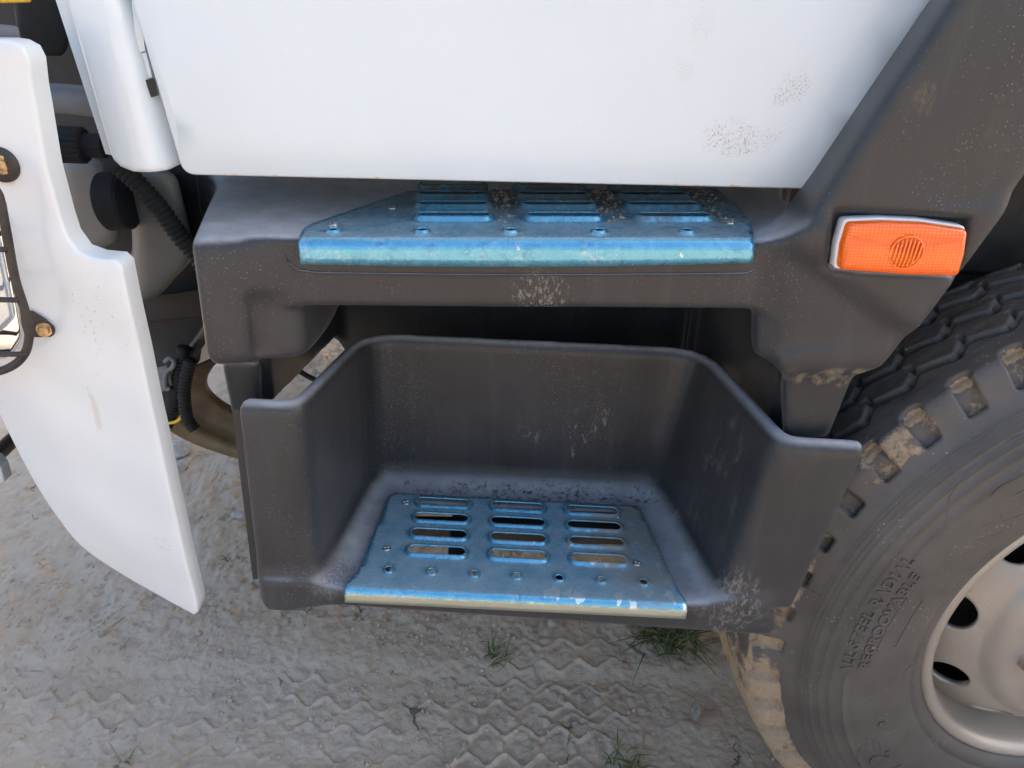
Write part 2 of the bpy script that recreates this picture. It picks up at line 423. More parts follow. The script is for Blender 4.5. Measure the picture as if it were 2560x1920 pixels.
# ---------------------------------------------------------------- signed-distance modelling for moulded plastic
def smax(a, b, k):
    if k <= 0: return np.maximum(a, b)
    h = np.maximum(k-np.abs(a-b), 0)/k; return np.maximum(a, b)+h*h*k*.25
def smin(a, b, k):
    if k <= 0: return np.minimum(a, b)
    h = np.maximum(k-np.abs(a-b), 0)/k; return np.minimum(a, b)-h*h*k*.25
class Moulding:
    def __init__(s, lo, hi, h):
        s.lo = np.array(lo, np.float32); s.h = h; s.n = np.ceil((np.array(hi)-lo)/h).astype(int)+1
        s.ax = [np.float32(lo[i])+np.arange(s.n[i], dtype=np.float32)*np.float32(h) for i in range(3)]
        s.f = np.full(s.n, .2, np.float32)
    def win(s, lo, hi, pad):
        sl = []
        for i in range(3):
            a = int(np.clip((lo[i]-pad-s.lo[i])//s.h, 0, s.n[i])); b = int(np.clip((hi[i]+pad-s.lo[i])//s.h+2, 0, s.n[i])); sl.append(slice(a, b))
        return tuple(sl)
    def grid(s, w): return s.ax[0][w[0]][:, None, None], s.ax[1][w[1]][None, :, None], s.ax[2][w[2]][None, None, :]
    def convex(s, pts, r=.01, k=.02, sub=False, warp=None):
        bm = bmesh.new(); vs = [bm.verts.new(p) for p in pts]; bmesh.ops.convex_hull(bm, input=vs); bm.normal_update()
        cen = Vector(np.mean(np.array([tuple(p) for p in pts]), axis=0)); pl = []
        for f in bm.faces:
            n = f.normal.copy(); d = n.dot(f.verts[0].co)
            if n.dot(cen) > d: n = -n; d = -d
            if f.calc_area() < 1e-9: continue
            if not any((n-q).length < .03 and abs(d-e) < .002 for q, e in pl): pl.append((n, d))
        bm.free(); P = np.array([tuple(p) for p in pts]); w = s.win(P.min(0), P.max(0), .05+k)
        X, Y, Z = s.grid(w)
        if warp: X, Y, Z = warp(X, Y, Z)
        g = None
        for n, d in pl:
            v = np.float32(n.x)*X+np.float32(n.y)*Y+np.float32(n.z)*Z-np.float32(d)
            g = v if g is None else smax(g, v, r)
        s.f[w] = smax(s.f[w], -g, k) if sub else smin(s.f[w], g, k)
    def extrude(s, poly, y0, y1, r=.006, k=.0, yshift=None, sub=False):
        """outline in XZ, solid between y0 and y1 with edges rounded by r; yshift(X,Z,dist) bends the sheet"""
        P = np.array(poly, np.float32); w = s.win((P[:,0].min(), min(y0, y1)-.05, P[:,1].min()), (P[:,0].max(), max(y0, y1)+.05, P[:,1].max()), .03)
        X, Y, Z = s.grid(w); x = X[:, 0, 0][:, None]; z = Z[0, 0, :][None, :]
        d = np.full((x.shape[0], z.shape[1]), 1e9, np.float32); ins = np.zeros(d.shape, bool)
        for i in range(len(P)):
            a, b = P[i], P[(i+1) % len(P)]; e = b-a
            t = np.clip(((x-a[0])*e[0]+(z-a[1])*e[1])/max(1e-12, float(e@e)), 0, 1)
            d = np.minimum(d, (x-a[0]-t*e[0])**2+(z-a[1]-t*e[1])**2)
            c = ((a[1] > z) != (b[1] > z)); 
            with np.errstate(divide='ignore', invalid='ignore'): xi = (b[0]-a[0])*(z-a[1])/(b[1]-a[1]+1e-12)+a[0]
            ins ^= c & (x < xi)
        d2 = np.where(ins, -np.sqrt(d), np.sqrt(d))[:, None, :]
        ys = yshift(x, z, d2[:, 0, :])[:, None, :] if yshift else 0
        g = smax(smax(d2, np.float32(y0)+ys-Y, r*2), Y-ys-np.float32(y1), r*2)
        s.f[w] = smax(s.f[w], -g, k) if sub else smin(s.f[w], g, k)
    def wall(s, T, B, half, r, k):
        """standing wall whose centre line runs through T at its top and B at its foot"""
        T = np.array([tuple(p) for p in T], np.float32); B = np.array([tuple(p) for p in B], np.float32); A = np.concatenate([T, B])
        w = s.win(A.min(0), A.max(0), half+.03+k); X, Y, Z = s.grid(w); zb = B[:, 2].mean(); zt = T[:, 2].mean()
        q = (Z-zb)/(zt-zb); best = None; top = None
        for i in range(len(T)-1):
            ax, ay = B[i, 0]+(T[i, 0]-B[i, 0])*q, B[i, 1]+(T[i, 1]-B[i, 1])*q
            ex, ey = B[i+1, 0]+(T[i+1, 0]-B[i+1, 0])*q-ax, B[i+1, 1]+(T[i+1, 1]-B[i+1, 1])*q-ay
            t = np.clip(((X-ax)*ex+(Y-ay)*ey)/np.maximum(ex*ex+ey*ey, 1e-9), 0, 1)
            d = np.hypot(X-ax-t*ex, Y-ay-t*ey); h = T[i, 2]+(T[i+1, 2]-T[i, 2])*t+np.zeros_like(d)
            if best is None: best, top = d, h
            else:
                m = d < best; best = np.where(m, d, best); top = np.where(m, h, top)
        g = smax(smax(best-half, Z-top, r), zb-Z, .004)
        s.f[w] = smin(s.f[w], g, k)
    def mesh(s, name):
        f = s.f; S_ = f < 0; n = np.array(f.shape)
        c = np.zeros(n-1, np.uint8)
        for dx in (0, 1):
            for dy in (0, 1):
                for dz in (0, 1): c += S_[dx:n[0]-1+dx, dy:n[1]-1+dy, dz:n[2]-1+dz]
        act = np.argwhere((c > 0) & (c < 8)); idx = np.full(n-1, -1, np.int32); idx[tuple(act.T)] = np.arange(len(act))
        acc = np.zeros((len(act), 3), np.float32); cnt = np.zeros(len(act), np.float32)
        cor = [(i, j, k) for i in (0, 1) for j in (0, 1) for k in (0, 1)]
        for a in cor:
            for axis in range(3):
                if a[axis]: continue
                b = list(a); b[axis] = 1
                fa = f[act[:, 0]+a[0], act[:, 1]+a[1], act[:, 2]+a[2]]; fb = f[act[:, 0]+b[0], act[:, 1]+b[1], act[:, 2]+b[2]]
                m = (fa < 0) != (fb < 0); t = np.where(m, fa/np.where(m, fa-fb, 1), 0)
                p = np.tile(np.array(a, np.float32), (len(act), 1)); p[:, axis] += t
                acc[m] += p[m]; cnt[m] += 1
        V = s.lo + (act+acc/cnt[:, None])*s.h
        Q = []
        for axis in range(3):
            u, v = (axis+1) % 3, (axis+2) % 3
            sa = [slice(None)]*3; sb = [slice(None)]*3; sa[axis] = slice(0, -1); sb[axis] = slice(1, None)
            A, B = S_[tuple(sa)], S_[tuple(sb)]; e = np.argwhere(A != B)
            e = e[(e[:, u] > 0) & (e[:, v] > 0) & (e[:, u] < n[u]-1) & (e[:, v] < n[v]-1)]
            if not len(e): continue
            def cell(du, dv):
                q = e.copy(); q[:, u] -= du; q[:, v] -= dv; return idx[tuple(q.T)]
            q = np.stack([cell(1, 1), cell(0, 1), cell(0, 0), cell(1, 0)], 1)
            fl = ~A[tuple(e.T)]; q[fl] = q[fl][:, ::-1]; Q.append(q)
        Q = np.concatenate(Q); Q = Q[(Q >= 0).all(1)]
        # a light tangential relax takes the voxel steps out of the shading
        for _ in range(3):
            sm = np.zeros_like(V); ct = np.zeros(len(V), np.float32)
            for i in range(4):
                a, b = Q[:, i], Q[:, (i+1) % 4]
                np.add.at(sm, a, V[b]); np.add.at(ct, a, 1); np.add.at(sm, b, V[a]); np.add.at(ct, b, 1)
            V = V*.5+.5*sm/np.maximum(ct, 1)[:, None]
        return mesh_fast(name, V, Q)



# ---------------------------------------------------------------- ground
def fbm2(x, y, scale, octaves=5, seed=0, gain=.5):
    """value-noise fractal on arrays"""
    r = np.random.default_rng(seed); T = r.random((256, 256)).astype(np.float32)*2-1; out = np.zeros(np.broadcast(x, y).shape, np.float32); a = 1.; s = scale
    for o in range(octaves):
        u, v = x*s+17.3*o, y*s+5.1*o; i, j = np.floor(u).astype(int), np.floor(v).astype(int); fx, fy = u-i, v-j
        fx = fx*fx*(3-2*fx); fy = fy*fy*(3-2*fy); g = lambda p, q: T[p % 256, q % 256]
        out += a*((g(i, j)*(1-fx)+g(i+1, j)*fx)*(1-fy)+(g(i, j+1)*(1-fx)+g(i+1, j+1)*fx)*fy); a *= gain; s *= 2
    return out
def sstep(a, b, x): t = np.clip((x-a)/(b-a), 0, 1); return t*t*(3-2*t)
def zig(x, y, y0, per, amp, half, slope=0., phase=0.):
    """ridge profile (0..1) of a zigzag line running along x at y0"""
    t = (x/per+phase) % 1.; z = np.where(t < .38, t/.38, np.where(t < .5, 1., np.where(t < .88, 1-(t-.5)/.38, 0.)))
    d = np.abs(y-(y0+slope*x+amp*(z-.5)))
    return 1-sstep(half*.45, half*1.2, d)
def ground_z(x, y):
    h = .014*fbm2(x, y, 1.3, 3, 1)
    rough = .20+.50*sstep(.34, .60, y+.05*fbm2(x, y, 3, 3, 9))
    rough = np.maximum(rough, .9*sstep(-.05, -.5, y))
    h += rough*(.011*fbm2(x, y, 9, 5, 2, .6)+.0045*fbm2(x, y, 34, 3, 3, .6)+.006*np.maximum(0, fbm2(x, y, 22, 3, 11)-.35))
    h += .0022*fbm2(x, y, 60, 3, 4, .6)
    # tyre prints pressed along the truck: zigzag ribs left by the grooves
    wob = .010*fbm2(x, y, 2.5, 3, 12)
    crumb = np.clip(.9+.5*fbm2(x, y, 34, 3, 50, .6), .4, 1.4)
    br = sstep(-.45, .15, fbm2(x, y, 5, 4, 21)); 
    for i, (y0, ph, a) in enumerate(((.135, .1, .7), (.200, .55, 1.), (.262, .2, 1.), (.322, .7, .45))):
        msk = np.clip(.30+.9*br, 0, 1)
        lft = sstep(.45, -.05, x) if i < 3 else 1
        h += .0120*a*msk*lft*crumb*zig(x+wob, y, y0+wob, .078, .026, .0050, -.02, ph)
        st = ((x+wob)/.078+ph+.72) % 1; stub = (1-sstep(.05, .10, np.abs(st-.5)))*(1-sstep(.008, .014, np.abs(y-(y0-.028))))
        h += .009*a*msk*lft*stub
    for i, (y0, ph, a) in enumerate(((.225, .35, 1.), (.300, .8, .8), (.365, .15, 1.1), (.425, .5, .9))):
        msk = np.clip(.05+1.*sstep(-.15, .3, fbm2(x+4, y, 5, 4, 22)), 0, 1)*sstep(-.1, .2, x)
        h += .0048*a*msk*crumb*zig(x+wob, y, y0+wob, .088, .026, .0055, .05, ph)
    # shallow rut floor
    h -= .012*(sstep(.08, .14, y)*sstep(.40, .33, y))
    # slabs of trodden crust
    cr = fbm2(x, y, 12, 4, 31, .6); h += rough*.006*sstep(.05, .12, cr)
    return h
def dense(a, b, c, d, h, far):
    """coarse outside, h inside [b, c]"""
    core = np.arange(b, c, h); k = 14
    lft = b-(b-a+0)*((np.linspace(0, 1, k)[1:])**3)-np.arange(1, k)*h*1.5; rgt = core[-1]+(d-c)*((np.linspace(0, 1, k)[1:])**3)+np.arange(1, k)*h*1.5
    return np.concatenate([lft[::-1], core, rgt])
gx = dense(-320, -1.75, 1.0, 320, .0036, 0); gy = dense(-320, -.02, .55, 320, .0034, 0)
# the strip further under the truck is seen smaller: a coarser spacing there
gy = np.concatenate([gy[gy < .55], np.arange(.55, 1.0, .006), np.arange(1.0, 2.8, .012), gy[gy > 3.2]])
GX, GY = np.meshgrid(gx, gy, indexing='ij'); near = np.exp(-np.maximum(0, np.hypot(GX, GY-.8)-2.5)/3)
GZ = ground_z(GX, GY)*near
nx, ny = len(gx), len(gy); I = np.arange(nx*ny).reshape(nx, ny)
Q = np.stack([I[:-1, :-1], I[1:, :-1], I[1:, 1:], I[:-1, 1:]], -1).reshape(-1, 4)
gobj = link('ground', mesh_fast('ground', np.stack([GX, GY, GZ], -1).reshape(-1, 3), Q), M['ground'])
gobj['kind'] = 'structure'; gobj['label'] = 'dry grey brown mud with tyre prints under the truck'
def gz(x, y): return float(ground_z(np.array([[x]]), np.array([[y]]))[0, 0])

# ---------------------------------------------------------------- cab door
def rounded_poly(P, rad, seg=6):
    out = []; n = len(P)
    for i in range(n):
        p = Vector(P[i]); a = Vector(P[i-1]); b = Vector(P[(i+1) % n]); r = rad[i] if isinstance(rad, (list, tuple)) else rad
        if r <= 0: out.append(tuple(p)); continue
        u = (a-p).normalized(); v = (b-p).normalized(); an = u.angle(v); d = r/math.tan(an/2)
        s, e = p+u*d, p+v*d
        for k in range(seg+1):
            t = k/seg; out.append(tuple((1-t)**2*s+2*t*(1-t)*p+t*t*e))
    return out
def door_mesh():
    out = rounded_poly([(-.3845, 1.2015), (.374, 1.2012), (.634, 1.762), (.67, 2.05), (-.46, 2.05), (-.43, 1.60), (-.4045, 1.389)],
                       [.016, .020, .12, .05, .05, 0, 0], 8)
    bm = bmesh.new(); fr = []; 
    for ring, (ins, y) in enumerate(((0, .060), (0, .0225), (.0006, .0208), (.002, .0200))):
        row = []
        n = len(out)
        for i, (x, z) in enumerate(out):
            a = Vector(out[i-1]); b = Vector(out[(i+1) % n]); t = (b-a).normalized(); nrm = Vector((-t.y, t.x))
            q = Vector((x, z))+nrm*ins; row.append(bm.verts.new((q.x, y, q.y)))
        fr.append(row)
    n = len(out)
    for a, b in zip(fr, fr[1:]):
        for i in range(n): bm.faces.new((a[i], a[(i+1) % n], b[(i+1) % n], b[i]))
    # face grid by triangulating with interior points so the skin can belly
    pts = [Vector((v.co.x, v.co.z)) for v in fr[-1]]; ne = len(pts)
    for x in np.arange(-.44, .66, .03):
        for z in list(np.arange(1.21, 1.30, .012))+list(np.arange(1.31, 2.04, .04)):
            if inside((x, z), [tuple(p) for p in pts[:ne]], .008): pts.append(Vector((x, z)))
    v2, e2, f2, *_ = delaunay_2d_cdt(pts, [(i, (i+1) % ne) for i in range(ne)], [], 1, 1e-6)
    def yy(z): return .0200+.010*max(0, (1.262-z)/.062)**2.2
    bv = [bm.verts.new((p.x, yy(p.y), p.y)) for p in v2]
    for f in f2: bm.faces.new([bv[i] for i in f])
    bmesh.ops.remove_doubles(bm, verts=bm.verts, dist=.0002); bmesh.ops.recalc_face_normals(bm, faces=bm.faces)
    for r_ in fr[1:]:
        for v in r_:
            if v.is_valid: v.co.y += yy(v.co.z)-.0200
    return bm_mesh('cab_door', bm)
def inside(p, poly, marg=0.):
    x, y = p; r = False; n = len(poly); md = 1e9
    for i in range(n):
        (x1, y1), (x2, y2) = poly[i], poly[(i+1) % n]
        if (y1 > y) != (y2 > y) and x < (x2-x1)*(y-y1)/(y2-y1)+x1: r = not r
        if marg:
            ex, ey = x2-x1, y2-y1; t = max(0, min(1, ((x-x1)*ex+(y-y1)*ey)/max(1e-12, ex*ex+ey*ey))); md = min(md, math.hypot(x-x1-t*ex, y-y1-t*ey))
    return r and (not marg or md > marg)
door = link('cab_door', door_mesh(), M['door'], truck); door['label'] = 'white door panel with rust along its bottom hem'

def pressed_sheet(name, out, yfun, ret, step_=.010, er=.0035):
    """sheet-metal panel: outline in XZ (any winding), face depth yfun(x, z), edges folded back by ret"""
    area = sum(a[0]*b[1]-b[0]*a[1] for a, b in zip(out, out[1:]+out[:1]))
    if area < 0: out = out[::-1]
    dn = []
    for a, b in zip(out, out[1:]+out[:1]):
        n = max(1, int(math.dist(a, b)/.008)); dn += [(a[0]+(b[0]-a[0])*i/n, a[1]+(b[1]-a[1])*i/n) for i in range(n)]
    n = len(dn); bm = bmesh.new(); rows = []
    for ins, dy in ((0, ret), (0, er*1.0), (er*.13, er*.5), (er*.5, er*.13), (er, 0)):
        row = []
        for i, (x, z) in enumerate(dn):
            a, b = Vector(dn[i-2]), Vector(dn[(i+2) % n]); t = (b-a).normalized(); q = Vector((x, z))+Vector((-t.y, t.x))*ins
            row.append(bm.verts.new((q.x, yfun(q.x, q.y)+dy, q.y)))
        rows.append(row)
    for a, b in zip(rows, rows[1:]):
        for i in range(n): bm.faces.new((a[i], a[(i+1) % n], b[(i+1) % n], b[i]))
    pts = [Vector((v.co.x, v.co.z)) for v in rows[-1]]; pl = [tuple(p) for p in pts]
    for x in np.arange(min(p[0] for p in pl), max(p[0] for p in pl), step_):
        for z in np.arange(min(p[1] for p in pl), max(p[1] for p in pl), step_):
            if inside((x, z), pl, step_*.4): pts.append(Vector((x, z)))
    v2, e2, f2, *_ = delaunay_2d_cdt(pts, [(i, (i+1) % n) for i in range(n)], [], 1, 1e-7)
    bv = [bm.verts.new((p.x, yfun(p.x, p.y), p.y)) for p in v2]
    for f in f2: bm.faces.new([bv[i] for i in f])
    bmesh.ops.remove_doubles(bm, verts=bm.verts, dist=.0003); bmesh.ops.recalc_face_normals(bm, faces=bm.faces)
    return bm_mesh(name, bm)
# ---------------------------------------------------------------- black moulded step housing and wheel arch
def housing():
    m = Moulding((-.47, -.11, .74), (.92, .44, 1.95), .0042)
    # beam that carries the upper step
    m.convex([(-.30, -.032, 1.058), (.40, -.032, 1.068), (-.30, .30, 1.06), (.40, .30, 1.07), (-.30, -.032, 1.146), (.40, -.032, 1.152), (-.30, .30, 1.150), (.40, .30, 1.156)], .006, .0)
    # left bulge
    poly = [(-.367, -.058), (-.322, -.058), (-.246, -.026), (-.235, .02), (-.235, .30), (-.43, .30), (-.425, .22), (-.385, .08)]
    m.convex([(x, y, .985) for x, y in poly]+[(x+(.003 if x < -.3 else 0), y+(.010 if y < -.04 else 0), 1.150+.012*(y > .1)) for x, y in poly], .018, .010)
    # hollow pressed into the bulge's inner face
    m.convex([(-0.2979,-0.0850,1.0922),(-0.2499,-0.0850,1.0957),(-0.2613,-0.0850,1.0174),(-0.3002,-0.0850,1.0087), (-0.3076,-0.0300,1.0762),(-0.2595,-0.0300,1.0746),(-0.2720,-0.0300,0.9855),(-0.3100,-0.0300,0.9847)], .016, .012, sub=True)
    # rear rise behind the top surface, up under the door
    m.convex([(-.45, .235, 1.10), (.42, .235, 1.10), (-.45, .30, 1.10), (.42, .30, 1.10), (-.45, .262, 1.40), (.42, .262, 1.40), (-.45, .31, 1.40), (.42, .31, 1.40)], .004, .07)
    # left neck and the wall running back from it
    m.convex([(-0.3715,0.0200,0.8336),(-0.3359,0.0200,0.8344),(-0.3748,0.0200,0.9383),(-0.3241,0.0200,0.9393), (-0.3897,0.0650,0.8055),(-0.3523,0.0650,0.8062),(-0.3932,0.0650,0.9152),(-0.3399,0.0650,0.9163), (-0.3600,-0.0200,0.9760),(-0.3078,-0.0200,0.9771), (-0.3913,0.0600,0.9459),(-0.3346,0.0600,0.9470)], .006, .012)
    m.convex([(-.335, .035, .888), (-.318, .035, .888), (-.318, .41, .828), (-.302, .41, .828), (-.335, .01, 1.02), (-.305, .01, 1.02), (-.315, .41, 1.02), (-.295, .41, 1.02)], .003, .006)
    # rear wall of the recess
    m.convex([(-.315, .400, .835), (-.275, .400, .76), (.44, .400, .76), (.44, .400, 1.08), (-.315, .400, 1.08), (-.315, .42, .835), (-.275, .42, .76), (.44, .42, .76), (.44, .42, 1.08), (-.315, .42, 1.08)], .003, .02)
    m.convex([(.343, .38, .78), (.359, .38, .78), (.343, .41, .78), (.359, .41, .78), (.343, .38, 1.07), (.359, .38, 1.07), (.343, .41, 1.07), (.359, .41, 1.07)], .004, .01)
    m.convex([(-.30, .28, 1.06), (.42, .28, 1.07), (-.30, .42, 1.02), (.42, .42, 1.03), (-.30, .28, 1.14), (.42, .28, 1.14), (-.30, .42, 1.14), (.42, .42, 1.14)], .01, .02)
    # right block below the marker lamp
    rp = [(.300, -.026), (.348, -.058), (.482, -.060), (.482, .06), (.42, .30), (.30, .30)]
    m.convex([(.318, -.022, .995), (.362, -.056, .990), (.480, -.060, .995), (.470, .05, .995), (.42, .05, .995), (.33, .02, .995),
              (.292, -.024, 1.150), (.336, -.056, 1.175), (.560, -.062, 1.205), (.56, .06, 1.205), (.42, .06, 1.175), (.305, .02, 1.152)], .014, .014)
    # wheel-arch fender rising behind the door edge
    m.convex([(0.3342,-0.0620,1.1597), (0.3648,-0.0620,1.2237),(0.4326,-0.0620,1.4096), (.735, -.062, 1.95), (0.4994,-0.0620,1.0542), (.852, -.062, 1.95), (0.5691,-0.0620,1.2369),
              (.325, .05, 1.12), (.388, .05, 1.20), (.484, .05, 1.409), (.735, .05, 1.95), (.52, .05, 1.08), (.60, .05, 1.25), (.852, .05, 1.95)], .016, .022)
    # right column and its wall
    m.convex([(0.3797,-0.0340,0.8845),(0.4392,-0.0340,0.8882),(0.3590,-0.0340,0.9777),(0.4478,-0.0340,0.9818), (0.4275,0.0750,0.8184),(0.4945,0.0750,0.8225),(0.4042,0.0750,0.9233),(0.5042,0.0750,0.9279), (0.3548,-0.0450,1.0029),(0.4502,-0.0450,1.0048)], .008, .030)
    m.convex([(.392, .04, .78), (.41, .04, .78), (.36, .41, .78), (.375, .41, .78), (.376, .02, 1.07), (.40, .02, 1.07), (.36, .41, 1.07), (.385, .41, 1.07)], .003, .012)
    # pocket for the marker lamp
    m.extrude([(0.3702,1.1965),(0.5230,1.1926),(0.5261,1.1275),(0.3771,1.1320)], -.12, -.048, .004, .010, None, True)
    return m.mesh('step_housing')
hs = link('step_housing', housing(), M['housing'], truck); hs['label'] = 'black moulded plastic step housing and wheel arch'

# ---------------------------------------------------------------- lower step tray
def tray():
    m = Moulding((-.40, -.12, .51), (.54, .29, 1.00), .0038)
    # rim line (top) and floor line (bottom), inner faces, from the left flange round the back to the right flange
    T = [(-0.3171, -0.0704, 0.9459), (-0.2492, -0.0686, 0.9431), (-0.2102, 0.2067, 0.9171), (0.3227, 0.2114, 0.8985), (0.3646, -0.0667, 0.9022), (0.4678, -0.0723, 0.9004)]
    B = [(-0.3292, -0.0704, 0.6241), (-0.2604, -0.0667, 0.6241), (-0.2213, 0.2160, 0.6241), (0.2827, 0.2179, 0.6195), (0.3274, -0.0667, 0.6102), (0.4204, -0.0723, 0.5916)]
    def round_line(L):
        out = [Vector(L[0])]; rad = (0, .033, .056, .056, .033, 0)
        for j in range(1, 5):
            p, a, b = Vector(L[j]), Vector(L[j-1]), Vector(L[j+1]); d = rad[j]
            s_, e_ = p+(a-p).normalized()*d, p+(b-p).normalized()*d
            out += [(1-t)**2*s_+2*t*(1-t)*p+t*t*e_ for t in (0., .2, .4, .6, .8, 1.)]
        return out+[Vector(L[-1])]
    T, B = round_line(T), round_line(B); n = len(T)
    def nrm(L, j):
        t = (L[min(j+1, n-1)]-L[max(j-1, 0)]); return Vector((-t.y, t.x, 0)).normalized()
    m.wall([T[j]+nrm(T, j)*.012 for j in range(n)], [B[j]+nrm(B, j)*.012 for j in range(n)], .0125, .022, .01)
    # flange skirts down to the bottom edge
    m.convex([(-0.3292, -0.0704, 0.6130), (-0.2976, -0.0704, 0.6111), (-0.3292, -0.0481, 0.6130), (-0.2976, -0.0481, 0.6111), (-0.3283, -0.0704, 0.6567), (-0.2976, -0.0704, 0.6567), (-0.3283, -0.0481, 0.6567), (-0.2976, -0.0481, 0.6567)], .010, .012)
    # floor: front lip, back, left and right strips round the opening under the tread plate
    lip = [(-0.3208, -0.0723, 0.6409), (0.4092, -0.0723, 0.6111), (-0.3208, -0.0351, 0.6409), (0.4092, -0.0351, 0.6111), (-0.3227, -0.0704, 0.6111), (0.4185, -0.0704, 0.5544), (-0.3227, -0.0518, 0.6111), (0.4185, -0.0518, 0.5544)]
    m.convex([(x, y, 0.6314-.0377*x-d) for x, y in ((-0.3069, -0.0630), (0.3720, -0.0630), (0.2976, 0.2300), (-0.2325, 0.2300)) for d in (0, .022)], .006, .045)
    m.convex(lip, .012, .010)
    m.convex([(x, y, z) for x in (-0.1628, 0.2185) for y in (-0.0518, 0.1463) for z in (.55, .70)], .01, .003, sub=True)
    return m.mesh('step_tray')
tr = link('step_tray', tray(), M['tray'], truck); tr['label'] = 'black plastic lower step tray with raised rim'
boxo('side_plate', (-0.4162,0.0220,0.5744), (-.335, .025, .885), M['blackgloss'], truck, .0) if False else None
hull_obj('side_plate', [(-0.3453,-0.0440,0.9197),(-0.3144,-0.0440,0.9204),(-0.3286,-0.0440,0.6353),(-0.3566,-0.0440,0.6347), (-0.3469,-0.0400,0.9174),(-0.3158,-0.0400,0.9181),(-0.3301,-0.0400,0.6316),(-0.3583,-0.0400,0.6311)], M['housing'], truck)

# ---------------------------------------------------------------- cab mass behind (casts the shade the scene lies in)
boxo('cab_shell', (-.42, .098, 1.222), (1.35, 2.35, 2.95), M['white'], truck, .03)
boxo('cab_floor', (-.55, .318, 1.00), (1.30, 2.1, 1.215), M['dark'], truck, .01)
boxo('cargo_shade_body', (1.55, .02, 1.25), (6.5, 2.40, 3.1), M['white'], truck, .01)  # unseen rear mass, added to block the sun from the right
boxo('chassis_rail', (-.45, .74, .74), (6.3, .84, .985), M['dark'], truck, .01)
boxo('chassis_rail', (-.45, 1.56, .74), (6.3, 1.66, .985), M['dark'], truck, .01)
boxo('cab_front', (-.92, .48, 1.20), (-.44, 2.35, 2.95), M['white'], truck, .05)
boxo('far_shade_box', (-.42, 2.15, .50), (.48, 2.42, 1.20), M['dark'], truck, .02)  # unseen far-side box, added to keep sun off the gap ground
boxo('far_shade_panel', (-.88, 2.36, .22), (6.3, 2.39, 1.02), M['dark'], truck, .005)  # unseen solid skirt, put in to stop sun leaking under the truck
boxo('bumper_shade_beam', (-.93, .60, .42), (-.82, 2.34, 1.12), M['white'], truck, .03)  # bumper carried on unseen across the front, added to shut out low sun
boxo('step_bracket', (-0.0791, -0.0072, 0.5776), (-0.0418, 0.1602, 0.6056), M['dark'], truck, .004)
boxo('step_bracket', (0.0791, -0.0072, 0.5730), (0.1163, 0.1602, 0.6009), M['dark'], truck, .004)
boxo('step_bracket', (-0.1860, 0.1137, 0.5776), (0.2418, 0.1463, 0.6102), M['dark'], truck, .004)

